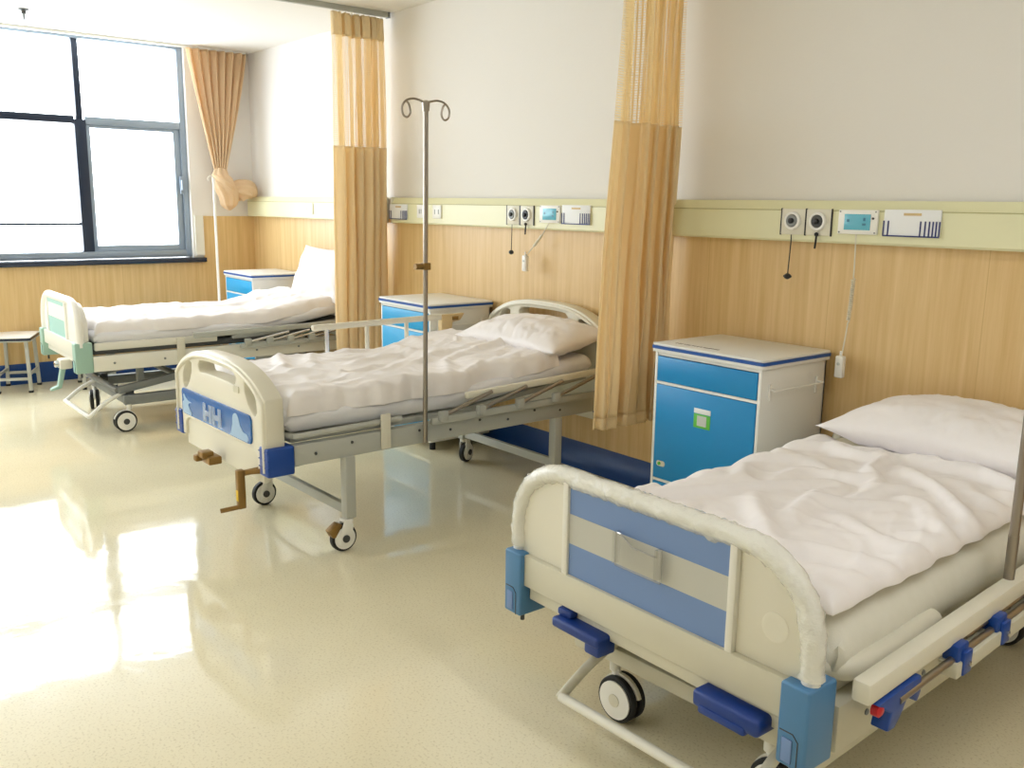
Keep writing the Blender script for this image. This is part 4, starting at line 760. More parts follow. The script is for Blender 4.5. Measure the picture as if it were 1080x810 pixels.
        22,15,11,10,13,20,25,27,28,28,29,30,31,34,36,37,35,33,47,71,79,54,9,-5,8,18,19,11,3,-3,-4,-2,1,3,5,5,4,3,4,6,9,13,19,26,31,31,24,12,1,0,5,8,8,8,8,11,15,22,31,38,
        62,66,66,56,42,28,20,18,25,43,63,76,82,82,77,65,51,42,43,46,55,68,75,77,77,77,77,78,79,80,80,78,73,62,60,74,73,35,-4,-7,3,11,11,5,-3,-6,-6,-3,1,3,3,3,2,1,0,1,3,5,10,16,
        22,23,20,11,1,-4,-3,-2,-2,1,9,22,33,43,52,54,49,63,69,65,54,38,24,14,10,15,32,53,71,82,87,85,77,74,79,84,87,91,92,90,89,88,87,86,85,84,82,84,88,84,78,80,71,24,-9,-9,-5,1,3,-1,
        -6,-9,-8,-4,-1,0,0,0,-1,-2,-3,-3,-3,-1,2,6,11,13,12,6,-2,-8,-2,13,22,27,40,58,68,69,64,51,23,48,66,70,64,52,36,20,9,3,5,15,34,59,74,81,87,91,93,95,95,92,87,81,76,73,70,66,
        60,54,50,64,85,92,89,85,65,19,-9,-9,-9,-8,-7,-8,-9,-9,-9,-8,-6,-6,-5,-5,-5,-6,-7,-7,-7,-7,-5,-3,0,2,1,-2,1,13,33,56,66,68,72,79,82,79,61,29,7,26,48,64,69,64,50,33,17,5,-2,-4,
        2,15,28,47,70,84,92,94,91,85,76,65,57,49,42,35,26,18,13,35,75,91,91,79,47,12,-4,-4,6,15,18,20,21,22,24,26,26,25,15,-2,-9,-9,-9,-9,-9,-9,-9,-9,-7,-5,3,17,37,61,74,78,77,75,76,79,
        82,78,56,20,5,10,22,45,67,72,64,48,30,14,2,-4,-7,-6,-5,5,22,44,71,85,86,79,69,58,48,40,30,20,11,2,-4,11,54,84,86,69,46,34,30,38,56,69,73,76,79,81,82,82,79,77,67,40,21,11,-5,-9,
        -9,-9,-9,-8,2,19,42,65,79,84,83,74,65,62,66,73,79,76,53,20,4,4,9,27,56,73,72,61,45,26,10,0,-5,-7,-8,-8,-6,3,29,57,69,73,70,62,56,50,41,28,14,1,-7,-7,20,62,77,72,69,71,73,78,
        85,90,91,93,95,97,97,94,89,89,90,85,79,67,39,21,13,5,8,23,46,70,82,88,88,82,70,56,48,50,59,70,77,71,43,7,6,8,11,18,38,63,74,70,58,40,22,7,-1,-5,-7,-6,-3,-1,5,16,31,50,57,58,
        62,63,58,48,32,13,-2,-9,-6,23,53,62,64,67,70,73,77,80,82,85,90,95,95,87,77,79,89,95,96,93,85,77,63,48,54,73,86,91,92,87,79,64,47,36,35,44,57,70,74,64,32,1,10,12,13,11,20,46,69,74,
        67,54,36,19,6,-1,-3,0,5,9,9,4,4,11,19,30,47,57,60,59,51,32,11,-2,-7,0,16,24,24,22,21,27,36,47,58,69,82,90,88,73,59,63,79,91,96,97,98,96,91,86,89,94,94,90,82,69,52,34,22,20,
        28,42,58,70,72,60,33,8,10,11,9,6,10,30,58,73,73,65,51,34,18,6,3,6,14,19,18,9,0,-2,0,7,18,29,41,54,59,47,25,9,4,6,10,12,7,-1,-7,-2,11,28,45,63,78,84,75,50,36,47,68,84,
        92,96,98,99,98,96,93,89,80,67,50,33,18,8,5,11,25,43,60,70,70,57,31,7,9,10,7,4,7,18,43,66,73,70,62,50,34,18,11,13,21,26,21,9,2,6,10,9,8,11,23,43,59,56,37,21,18,23,26,23,
        13,0,-6,0,15,33,50,66,76,73,51,21,15,32,57,76,87,92,94,94,92,85,72,56,40,26,12,2,-3,-5,-3,7,27,47,62,68,65,48,18,-3,10,10,9,7,7,11,29,56,70,71,67,60,49,33,21,19,26,30,21,8,
        7,16,21,20,16,14,17,35,56,59,46,34,33,36,34,23,8,-3,-3,10,27,43,57,68,68,50,18,-2,-3,14,44,67,79,84,85,81,70,52,32,16,7,1,-5,-8,-8,-7,-5,9,32,51,62,65,58,36,12,-2,9,9,10,10,
        9,11,23,44,61,66,64,61,55,44,32,27,31,30,18,7,10,21,29,30,26,21,20,31,52,60,53,45,44,43,31,13,-1,-3,7,25,39,51,59,61,46,15,-7,-9,-9,-5,23,53,67,68,63,59,47,26,7,0,1,-2,-8,-9,
        -5,-4,-1,16,37,51,58,59,51,33,16,6,7,8,11,12,11,14,22,36,49,51,50,48,44,44,40,35,35,29,15,7,10,20,28,31,30,27,24,31,48,58,56,51,49,40,22,7,1,6,21,35,44,47,46,37,14,-9,-9,-9,
        -9,-9,2,31,42,35,28,33,32,17,2,-2,2,1,-6,-6,-1,0,5,20,33,40,47,48,41,27,14,2,5,8,12,14,12,13,22,33,38,33,29,27,25,35,41,39,37,29,15,9,10,17,21,22,26,28,25,30,44,53,54,51,
        47,36,18,9,9,17,29,37,41,35,20,7,-4,-9,-9,-9,-9,-9,-7,13,16,2,-1,11,19,12,1,-1,3,2,-2,-2,0,0,6,17,21,25,33,36,27,13,1,-9,
    )),
    'mid': (38, (
        12,19,14,12,8,19,13,24,46,51,51,51,40,25,17,16,29,22,19,18,11,20,46,64,63,37,10,4,23,22,15,12,7,11,16,16,11,1,13,17,15,16,24,17,23,47,37,21,21,25,13,20,22,32,36,14,11,19,7,5,
        6,24,52,60,46,18,9,37,43,15,15,13,21,27,14,5,11,17,31,36,22,26,47,31,8,10,21,8,6,11,7,10,24,31,9,7,7,9,16,10,1,26,58,52,23,13,42,40,8,13,15,28,36,15,30,43,37,21,33,48,
        28,7,6,9,27,10,9,6,11,8,15,40,57,52,53,41,24,4,-4,-2,10,41,55,39,23,42,42,10,18,15,31,28,27,27,24,40,45,22,5,5,13,8,25,22,8,3,18,35,47,57,43,34,50,30,11,15,22,23,13,2,
        23,52,51,35,48,48,13,19,18,25,19,28,42,35,16,9,10,6,15,13,15,32,26,20,14,10,33,41,3,8,37,31,29,23,13,11,19,10,5,33,35,34,41,57,47,12,23,16,22,28,19,10,12,11,14,8,11,19,10,16,
        20,9,-4,3,31,16,-2,-2,24,37,22,2,9,11,7,10,8,11,3,2,5,14,53,37,10,25,18,20,11,11,10,4,11,10,6,14,14,5,4,-6,-4,39,51,37,41,27,3,9,18,7,22,31,24,17,19,24,27,22,15,5,
        20,60,29,19,21,36,15,3,2,3,7,10,4,8,9,3,-1,3,38,75,76,74,74,72,47,22,16,9,23,22,31,33,28,22,15,11,9,16,4,34,59,32,23,41,16,5,8,7,3,6,3,5,9,17,30,52,73,58,29,26,
        28,37,67,72,23,4,25,10,5,4,6,10,8,3,5,24,9,4,47,46,20,35,20,13,9,5,5,15,30,48,62,70,68,53,29,4,-5,-6,-5,0,35,73,47,13,13,8,-1,1,9,22,8,7,12,30,8,3,20,47,15,10,
        8,9,19,37,54,67,66,57,42,31,21,4,3,6,6,4,7,4,5,48,69,62,45,9,-2,1,9,25,3,-1,17,31,5,8,13,23,33,45,47,59,65,60,47,29,15,5,4,14,14,11,9,4,5,4,3,16,10,18,24,27,
        48,55,12,-4,5,23,2,-1,19,27,8,10,11,16,57,71,60,43,23,9,2,-1,0,0,3,8,8,8,8,15,25,18,4,11,24,12,8,5,22,68,64,29,36,38,9,0,17,21,13,29,30,11,55,39,12,4,4,4,0,0,
        1,6,19,27,30,34,38,42,31,11,6,13,28,19,5,4,20,56,50,65,74,76,69,27,13,18,5,35,48,14,42,14,12,10,7,8,2,5,16,33,44,43,35,32,32,29,24,20,12,10,24,24,8,7,29,35,1,7,18,26,
        53,70,33,7,-3,13,46,25,20,13,9,5,3,7,13,31,44,41,27,15,9,9,10,10,22,35,34,22,11,17,12,8,39,28,-3,5,4,-7,1,35,65,26,-9,-4,26,32,21,7,4,3,8,24,39,40,26,13,7,7,9,12,
        16,14,9,17,25,29,23,8,8,14,50,19,4,11,11,8,15,6,27,61,22,-7,-1,12,23,13,10,16,33,38,27,13,8,9,8,8,11,9,10,14,12,8,11,14,21,19,7,23,56,10,3,8,11,27,47,36,2,27,58,20,
        13,20,16,14,24,32,25,12,9,12,14,15,11,9,14,13,8,8,9,17,26,17,10,9,9,41,55,13,14,13,11,10,25,57,36,1,38,59,50,49,16,18,21,15,9,6,7,13,12,10,12,13,16,16,9,8,18,37,27,12,
        13,5,23,54,48,9,25,47,38,13,2,28,61,30,9,53,67,49,14,14,14,22,23,11,7,6,6,9,18,18,15,14,10,16,41,37,12,10,10,14,41,44,32,10,38,54,22,4,3,-1,33,62,20,13,46,29,8,11,23,34,
        36,35,34,28,17,12,10,9,8,5,13,40,48,17,5,6,6,27,35,16,10,31,56,30,5,2,0,-2,0,40,51,9,31,12,20,13,11,10,13,19,28,37,41,33,15,10,12,10,36,57,29,8,10,9,11,31,19,4,28,58,
        35,9,9,6,6,5,-1,3,47,35,33,19,31,48,47,48,39,30,24,17,18,35,31,11,8,15,49,47,11,6,9,17,25,27,10,28,58,34,8,9,11,5,12,9,1,-1,8,45,47,44,24,41,42,65,69,49,36,34,17,12,
        26,16,5,26,53,24,10,10,6,8,19,15,25,55,31,9,8,8,9,7,13,8,3,3,6,33,60,55,2,16,33,65,46,14,17,33,25,10,8,5,15,51,38,9,11,11,11,6,7,19,49,30,5,9,17,15,9,8,11,6,
        6,3,14,28,41,56,-3,4,44,55,12,-1,14,32,39,39,37,33,49,58,16,2,4,6,11,9,14,46,34,7,8,7,16,22,16,9,11,8,6,-1,17,45,17,27,15,28,55,24,0,7,8,9,14,19,28,48,66,48,4,0,
        1,3,4,8,39,43,19,17,9,14,14,16,20,9,9,7,6,15,30,49,41,16,45,58,38,4,0,9,14,12,8,3,2,16,48,35,1,0,1,2,4,28,46,24,35,20,12,15,8,9,17,9,6,15,33,38,25,33,50,19,
        50,51,10,12,9,4,9,7,4,5,1,10,44,18,-2,-2,2,6,16,41,27,38,40,9,10,7,8,6,9,10,25,47,39,18,3,13,52,25,37,21,11,29,21,7,7,8,3,3,2,25,41,8,-4,-2,3,13,29,28,26,47,
        26,7,20,13,10,6,12,35,54,39,13,11,16,9,44,27,18,16,31,26,10,6,6,6,4,1,2,38,55,28,9,-1,5,15,15,11,45,33,12,5,18,18,17,27,45,52,32,10,10,5,21,19,29,22,23,34,30,11,8,10,
        9,8,5,1,10,50,76,71,63,45,21,0,-2,28,64,21,8,1,2,19,48,53,41,17,9,7,11,10,11,29,24,32,25,17,10,9,15,18,19,18,14,15,39,55,52,40,43,53,62,40,34,57,74,15,8,11,2,40,45,22,
        9,8,13,13,9,15,10,20,26,33,20,20,31,39,43,44,44,43,41,39,32,16,3,2,1,4,31,63,72,79,82,23,0,13,13,48,41,6,11,8,5,9,7,18,31,31,33,27,14,20,29,28,19,14,13,16,21,24,19,12,
        8,15,6,1,3,19,40,55,72,33,-6,-1,8,40,45,7,19,11,10,16,23,27,23,25,30,22,15,17,13,13,19,23,23,26,27,23,14,11,21,16,5,10,14,6,1,21,58,33,-6,-2,21,50,47,7,22,16,11,17,17,13,
        6,11,22,22,25,23,24,27,24,19,17,15,14,15,22,31,22,11,17,18,9,5,-2,10,53,38,7,14,41,42,45,8,20,24,6,10,8,15,18,25,25,18,21,18,22,21,21,25,30,34,38,40,37,24,14,21,18,7,2,1,
        -1,5,47,38,26,46,43,18,39,18,14,31,14,12,12,7,19,34,32,18,20,37,42,42,41,39,37,36,32,20,11,11,23,20,8,6,7,6,4,7,41,33,17,56,37,5,32,35,14,23,24,9,17,16,11,18,23,20,28,27,
        20,14,10,8,8,11,14,10,7,16,25,13,10,9,8,10,9,24,43,33,16,61,26,-3,13,36,24,9,24,15,11,30,40,35,25,25,27,13,9,4,1,3,9,16,22,11,11,17,15,18,24,22,16,9,17,27,25,26,23,65,
        17,-2,0,21,33,12,12,19,20,47,44,25,21,29,29,21,14,4,2,5,8,18,24,9,10,13,23,31,24,16,21,20,29,25,2,2,28,65,10,2,3,9,30,23,8,13,34,46,18,10,21,26,27,28,32,15,4,5,12,21,
        18,16,22,30,30,19,8,8,13,10,21,22,-3,-5,38,62,6,3,9,6,19,24,11,20,46,26,6,13,15,19,18,23,38,38,19,6,14,14,13,25,29,25,15,11,11,15,14,11,23,16,-1,-4,48,59,2,0,9,11,9,15,
        14,39,38,8,5,9,18,27,16,18,19,35,41,20,13,19,12,16,11,8,16,30,33,28,15,18,15,1,-2,0,58,55,-1,-2,4,14,8,8,29,44,17,2,8,25,23,18,18,22,21,14,34,40,22,25,11,6,2,3,21,47,
        39,14,13,22,6,-7,-10,8,68,51,-3,1,0,5,8,18,44,28,4,8,30,26,19,19,22,22,22,23,15,38,40,36,19,2,0,4,32,47,18,2,14,26,14,-6,-6,24,73,48,-3,6,0,1,8,36,37,8,8,33,29,17,
        24,16,15,23,18,24,22,17,42,50,30,3,2,18,46,29,8,21,28,21,3,-2,23,59,82,43,0,13,6,2,21,42,18,7,32,32,15,19,21,16,14,20,23,18,24,14,18,44,40,10,7,33,40,16,26,36,13,9,19,44,
        67,75,80,42,0,11,13,9,30,31,13,26,33,18,17,22,19,12,2,17,19,18,15,21,21,27,38,25,24,26,18,13,17,22,10,30,49,56,66,57,56,29,13,15,22,24,31,23,23,27,17,15,19,24,18,8,
    )),
    'far': (38, (
        9,12,19,19,11,9,8,13,24,25,19,21,36,41,40,32,19,7,6,13,27,40,32,17,16,18,25,20,16,23,31,30,28,16,10,15,13,8,11,15,27,25,16,12,12,27,30,14,11,26,38,35,27,20,12,11,30,41,49,44,
        21,10,12,11,22,32,23,16,27,39,44,36,19,14,15,14,12,22,34,29,17,9,20,36,24,8,18,27,22,12,5,2,2,7,40,64,59,32,5,0,4,4,10,29,34,19,11,18,29,39,36,21,13,13,15,30,33,19,9,15,
        34,35,13,8,18,13,6,5,1,-2,0,-1,26,63,58,20,-1,-1,4,7,6,14,30,30,17,8,9,16,29,32,21,14,21,27,18,6,12,32,40,25,5,4,10,5,4,10,9,1,-4,-2,30,65,60,19,-3,-3,5,10,8,5,
        14,27,26,18,12,5,10,21,25,22,18,12,4,2,15,37,36,18,6,4,5,4,4,8,11,6,-2,17,56,73,61,26,0,-3,4,6,5,3,4,12,19,18,14,6,10,12,15,18,13,3,1,4,17,38,41,31,29,30,29,26,
        24,19,9,3,4,35,50,58,64,53,23,1,2,5,6,6,6,6,8,9,10,8,11,15,13,16,12,14,19,23,28,41,51,50,48,44,39,34,35,36,18,3,19,45,33,25,38,53,51,23,7,16,23,25,26,25,25,24,26,26,
        17,11,9,15,16,31,39,40,39,39,37,30,22,16,11,9,20,33,22,18,40,47,26,6,3,16,39,48,23,16,24,29,33,37,42,46,49,49,39,25,16,15,20,22,20,16,12,10,8,6,7,6,2,0,10,32,34,39,43,29,
        11,0,-3,-3,10,41,48,25,13,10,9,11,16,24,32,40,44,40,27,20,9,4,2,4,11,18,22,22,18,12,4,1,17,35,36,32,17,3,0,2,0,-5,-4,12,45,55,43,17,1,1,4,4,5,10,18,25,29,30,19,25,
        27,34,37,34,26,17,9,4,2,11,36,34,14,4,-3,-2,1,2,0,-3,-3,1,16,50,63,33,1,2,7,4,3,6,4,7,22,30,38,50,52,43,29,15,8,8,12,17,25,38,54,45,16,2,0,2,6,9,11,11,12,14,
        7,20,54,49,9,2,4,3,9,15,8,9,24,20,32,54,46,22,7,8,18,28,36,42,47,51,55,51,34,20,22,30,35,37,39,41,38,29,10,3,31,54,25,-1,0,7,20,27,16,12,19,15,27,45,25,5,7,19,26,28,
        27,26,24,23,23,30,38,40,41,40,34,29,35,49,47,26,4,-3,15,48,39,3,3,15,28,35,31,23,22,17,38,31,9,3,12,15,13,10,8,7,5,4,3,11,23,25,20,13,9,7,25,46,36,11,-3,-4,15,51,51,12,
        2,10,18,25,30,31,31,26,39,24,4,3,7,8,10,10,7,6,5,4,4,12,19,8,8,19,17,8,27,39,18,1,-3,3,22,55,56,21,2,0,1,4,8,10,17,24,38,27,7,8,14,18,20,16,9,8,7,6,5,10,
        15,6,14,34,22,10,29,26,7,6,13,28,40,59,64,47,26,8,-1,-1,1,1,11,23,30,26,13,20,28,24,20,15,9,9,8,7,6,5,6,4,24,42,17,12,25,13,11,26,34,33,32,43,52,56,55,40,17,4,4,12,
        17,23,15,16,17,28,27,15,10,10,8,8,7,6,6,2,0,8,38,44,12,13,14,7,20,36,31,16,7,9,13,22,35,48,46,28,18,30,32,19,13,23,29,29,17,6,5,6,6,6,5,4,3,3,7,23,50,39,5,6,
        6,13,29,29,15,6,4,3,2,4,8,21,38,45,39,42,48,35,15,21,24,16,5,3,3,4,5,5,5,8,17,29,39,49,62,39,4,6,14,25,27,16,9,10,9,6,5,4,4,5,11,24,36,43,47,46,11,9,9,6,
        6,8,12,16,20,24,29,36,45,44,48,58,66,38,5,12,20,22,15,12,15,13,10,9,8,7,6,5,4,3,8,16,27,38,23,24,25,28,33,38,43,46,49,50,50,47,39,25,25,43,59,31,0,5,11,13,15,20,18,12,
        11,11,10,9,8,6,4,1,-1,4,23,39,40,45,46,46,46,45,42,38,35,30,23,16,9,3,12,43,59,18,-1,4,10,18,22,20,14,11,12,12,11,10,9,7,5,1,-1,7,29,40,29,25,22,19,17,14,12,11,10,8,
        6,3,0,-3,16,57,59,14,3,12,18,20,18,14,12,12,12,12,12,11,11,9,6,2,3,12,30,41,14,8,6,5,6,7,9,10,11,10,9,8,5,0,29,63,54,12,3,10,12,12,11,11,12,12,12,14,15,14,12,9,
        8,12,23,34,43,43,15,9,6,5,7,8,9,9,9,9,7,8,7,4,36,55,43,10,1,5,9,11,12,11,12,12,14,17,17,14,10,13,24,37,44,43,38,30,24,15,7,5,6,8,10,10,9,8,7,6,6,9,43,45,
        33,13,4,6,11,13,12,11,12,14,16,16,12,11,17,31,42,41,31,19,13,12,32,32,22,11,7,9,12,11,9,9,7,6,5,13,50,37,24,24,20,14,9,9,10,13,16,17,15,11,11,19,33,41,34,19,7,7,11,12,
        26,38,39,31,17,9,9,9,11,11,9,7,5,14,51,31,12,24,36,33,18,9,11,15,16,13,10,11,20,33,38,27,12,4,3,6,13,13,20,22,28,36,33,17,8,8,11,11,9,8,6,15,52,31,2,6,23,39,37,20,
        10,10,10,8,10,19,30,33,23,9,2,3,4,3,9,14,23,21,15,21,35,31,15,10,10,9,7,5,3,16,56,37,2,-2,6,23,41,38,20,7,5,9,16,25,26,18,7,1,0,3,7,14,24,27,20,16,9,9,27,38,
        29,23,21,18,13,8,2,17,60,43,4,-2,0,6,24,42,40,20,7,6,11,16,13,4,0,0,5,16,29,38,39,31,19,10,3,4,19,37,37,31,25,21,16,10,3,21,63,49,6,-3,-1,0,6,23,41,43,31,18,9,5,
        2,1,4,14,29,43,43,32,20,15,28,19,6,3,14,28,25,16,11,10,8,3,4,31,64,52,8,-3,-2,-1,-1,3,17,35,46,49,39,21,10,15,29,43,51,42,23,10,15,20,30,34,20,7,9,14,10,12,17,19,16,9,
        12,32,57,54,11,-3,-2,-2,-2,-2,3,16,38,53,51,45,36,41,49,52,45,23,5,16,34,30,20,33,36,23,10,7,14,24,26,26,25,21,19,23,51,59,27,5,-2,-3,1,9,17,22,37,38,28,37,42,37,30,28,26,11,
        9,35,41,20,14,16,30,37,26,17,25,28,18,12,12,11,8,14,46,65,43,22,9,7,24,40,42,37,30,14,6,10,15,15,9,4,4,2,21,44,27,7,12,6,10,30,38,34,33,25,9,4,3,1,1,21,50,58,26,19,
        29,36,53,51,35,21,10,7,8,5,5,8,4,1,0,7,37,37,14,12,19,10,2,14,34,38,29,14,5,5,5,2,11,43,57,35,3,4,27,51,63,46,17,3,4,11,15,12,8,5,4,4,2,20,43,25,14,18,28,22,
        7,4,19,26,14,5,6,7,5,5,30,51,37,9,-1,-1,5,30,57,45,15,0,2,6,10,13,12,10,8,3,3,30,45,20,11,10,31,42,30,13,8,10,4,4,7,6,4,12,43,39,11,1,3,1,-2,11,47,53,28,7,
        4,11,11,7,6,6,6,7,13,33,46,21,2,2,23,44,52,43,27,14,5,3,3,1,0,16,46,35,5,2,3,0,-2,2,32,57,49,26,7,14,26,20,15,20,29,36,41,47,51,28,7,10,15,31,42,46,48,44,33,19,
        6,0,2,24,48,32,4,3,2,0,-2,-2,14,47,57,32,6,16,37,40,38,43,46,41,39,49,52,31,16,20,10,10,10,14,22,31,41,45,35,18,23,48,50,20,0,1,1,2,1,-2,2,29,51,28,5,20,33,33,31,29,
        26,20,15,24,39,38,33,29,10,9,6,2,2,4,11,26,44,44,49,62,39,6,-3,0,4,7,4,-3,-4,14,40,28,4,9,10,7,8,8,7,4,1,4,19,34,38,26,14,13,8,3,1,2,4,2,19,44,59,65,36,2,
        -3,3,9,7,0,-3,1,14,33,29,1,0,3,4,13,18,15,9,3,4,20,32,25,10,18,19,11,5,2,9,15,4,-1,13,38,58,37,2,-4,2,4,5,11,22,36,45,47,33,2,1,7,9,23,26,15,8,4,15,31,25,
        13,8,17,27,26,17,10,18,27,16,2,2,20,50,36,5,-1,1,5,27,47,57,58,59,60,36,6,3,6,14,29,20,9,6,9,26,28,15,14,14,10,18,29,31,23,22,31,26,16,16,20,42,36,21,25,27,28,41,45,51,
        50,44,50,47,28,18,10,21,29,14,9,9,16,28,20,15,20,23,3,10,18,29,32,28,24,25,27,26,26,38,41,39,42,34,34,27,8,21,32,26,30,42,39,30,16,21,22,19,19,17,19,19,15,18,19,16,
    )),
}
def crumple(key):
    n, data = CRUMPLE[key]; m = len(data)//n
    rows = [[h*4e-4 for h in data[j*n:(j+1)*n]] for j in range(m)]
    def bs(t): return ((1-t)**3/6, (3*t**3-6*t*t+4)/6, (-3*t**3+3*t*t+3*t+1)/6, t**3/6)
    def f(u, v):
        x = u*(n-1); y = v*(m-1); i = min(int(x), n-2); j = min(int(y), m-2); wx = bs(x-i); wy = bs(y-j); z = 0
        for b in range(4):
            rr = rows[max(0, min(m-1, j-1+b))]
            z += wy[b]*sum(wx[c]*rr[max(0, min(n-1, i-1+c))] for c in range(4))
        return z
    return f
def duvet(label, xl, xr, y0, y1, base, thick, seed, group='white duvets', wob=.03, amp=1, right_drop=0, left_drop=.06, folds=(), skew=None, crump=None, ck=1):
    """closed puffed quilt lying on base(x, y); edges round off, optional drop past the mattress sides"""
    NU, NV = 150, 210; bm = bmesh.new(); top = []; bot = []; CR = crumple(crump) if crump else None
    for j in range(NV+1):
        v = j/NV; rt = []; rb = []
        for i in range(NU+1):
            u = i/NU
            ex0 = xl+wob*noise.noise(Vector((v*4, 1, seed))); ex1 = xr+wob*noise.noise(Vector((v*5, 2, seed)))+.35*wob*noise.noise(Vector((v*17, 3, seed)))
            ey0 = y0+wob*noise.noise(Vector((u*4, 5, seed))); ey1 = y1+wob*noise.noise(Vector((u*4, 7, seed)))
            x = ex0+(ex1-ex0)*u; y = ey0+(ey1-ey0)*v
            d = min(x-ex0, ex1-x, y-ey0, ey1-y); d = max(d, 0)
            rr = .055
            e = 1 if d >= rr else math.sqrt(max(0, 1-(1-d/rr)**2))
            zb = base(x, y)
            if right_drop:
                k = max(0, (x-(ex1-right_drop))/right_drop); zb -= right_drop*.9*k*k
            if left_drop:
                k = max(0, ((ex0+left_drop)-x)/left_drop); zb -= left_drop*.9*k*k
            f = 0
            for (px, py, qx, qy, wd, h) in folds:     # a long hand-laid fold from p to q
                ab = Vector((qx-px, qy-py)); ap = Vector((x-px, y-py)); tt = max(0, min(1, ap.dot(ab)/ab.dot(ab)))
                dist = (ap-ab*tt).length+.03*noise.noise(Vector((x*5, y*5, seed+20)))
                f += h*math.exp(-(dist/wd)**2)*math.sin(math.pi*min(1, max(0.12, tt*.9+.08)))
            if CR: f += CR(u, v)*ck
            z = zb+max(.006, thick*e*(1+.0)+ (wr(x, y, seed, amp)+f)*(.25+.75*e))
            if d == 0: z = zb+.004
            sk = skew(y) if skew else 0
            rt.append(bm.verts.new((x+sk, y, z))); rb.append(bm.verts.new((x+sk, y, zb+.002)))
        top.append(rt); bot.append(rb)
    for j in range(NV):
        for i in range(NU):
            bm.faces.new((top[j][i], top[j][i+1], top[j+1][i+1], top[j+1][i]))
            bm.faces.new((bot[j][i], bot[j+1][i], bot[j+1][i+1], bot[j][i+1]))
    for j in range(NV):
        bm.faces.new((top[j][0], top[j+1][0], bot[j+1][0], bot[j][0])); bm.faces.new((top[j][NU], bot[j][NU], bot[j+1][NU], top[j+1][NU]))
    for i in range(NU):
        bm.faces.new((top[0][i], bot[0][i], bot[0][i+1], top[0][i+1])); bm.faces.new((top[NV][i], top[NV][i+1], bot[NV][i+1], bot[NV][i]))
    mb = MB(); mb.bm.free(); mb.bm = bm
    return tag(mb.build('duvet', 'linen', None, ang=180), label, 'duvet', group)
def pillow(label, loc, size, rot, seed):
    NU, NV = 72, 48; bm = bmesh.new(); a, b, h = size[0]/2, size[1]/2, size[2]/2
    def P(u, v, s):
        U, V = u*2-1, v*2-1
        ed = (1-abs(U)**2.6)**.55*(1-abs(V)**2.4)**.55
        px = a*U*(1-.07*(1-abs(U)**2)*0-.05*(1-V*V)*abs(U)); py = b*V*(1-.10*(1-U*U)*abs(V)*0-.06*(1-abs(U))*abs(V))
        cr = 1+.05*(abs(U)*abs(V))**3
        w_ = .009*noise.noise(Vector((U*3, V*3, seed+s)))+.009*ridged(Vector((U*9+V*2, V*3.5, seed+s*3)))*(.3+.7*abs(V))*ed
        return Vector((px*cr, py*cr, s*(h*ed+w_*min(1, ed*2))))
    grids = []
    for s in (1, -1):
        grids.append([[bm.verts.new(P(i/NU, j/NV, s)) for i in range(NU+1)] for j in range(NV+1)])
    for s, g in zip((1, -1), grids):
        for j in range(NV):
            for i in range(NU):
                q = (g[j][i], g[j][i+1], g[j+1][i+1], g[j+1][i])
                bm.faces.new(q if s > 0 else q[::-1])
    bmesh.ops.remove_doubles(bm, verts=bm.verts[:], dist=.0008)
    mb = MB(); mb.bm.free(); mb.bm = bm
    o = mb.build('pillow', 'linen', None, ang=180)
    o.location = loc; o.rotation_euler = [R_(q) for q in rot]
    return tag(o, label, 'pillow', 'white pillows')
def mattress(label, xc, hw, y0, y1, z0, z1, m, base=None, seed=0, skew=None, r=.035):
    """sheet-covered mattress with soft corners, following base(y) where the bed is raised"""
    NU, NV, NH = 26, 60, 10; bm = bmesh.new()
    prof = []
    n = 6
    for k in range(n+1): prof.append((-hw+r-r*math.cos(R_(90*k/n)), z1-r+r*math.sin(R_(90*k/n))))
    for k in range(1, NU): prof.append((-hw+r+(2*hw-2*r)*k/NU, z1))
    for k in range(n+1): prof.append((hw-r+r*math.sin(R_(90*k/n)), z1-r+r*math.cos(R_(90*k/n))))
    prof += [(hw-.004, z0+.012), (hw-.02, z0), (-hw+.02, z0), (-hw+.004, z0+.012)]
    rings = []
    for j in range(NV+1):
        y = y0+(y1-y0)*j/NV; e = min(1, min(y-y0, y1-y)/.03); e = math.sqrt(max(0, 1-(1-e)**2))
        s = .985+.015*e
        ring = []
        for (px, pz) in prof:
            w_ = .006*noise.noise(Vector((px*6, y*5, seed+pz*8))) + .004*max(0, ridged(Vector((y*9+pz*20, px*4, seed)))-.4)
            zz = pz-(1-e)*.02*(1 if pz > (z0+z1)/2 else -1)
            ring.append(bm.verts.new(((skew(y) if skew else 0)+xc+px*s+w_*(1 if px > 0 else -1), y, zz+(base(y) if base else 0)+w_*.5*(pz > z0+.02))))
        rings.append(ring)
    N = len(prof)
    for A, B in zip(rings, rings[1:]):
        for k in range(N): bm.faces.new((A[k], A[(k+1) % N], B[(k+1) % N], B[k]))
    bm.faces.new(rings[0]); bm.faces.new(rings[-1][::-1])
    mb = MB(); mb.bm.free(); mb.bm = bm
    return tag(mb.build('mattress', m, None, ang=60), label, 'mattress', 'sheeted mattresses')

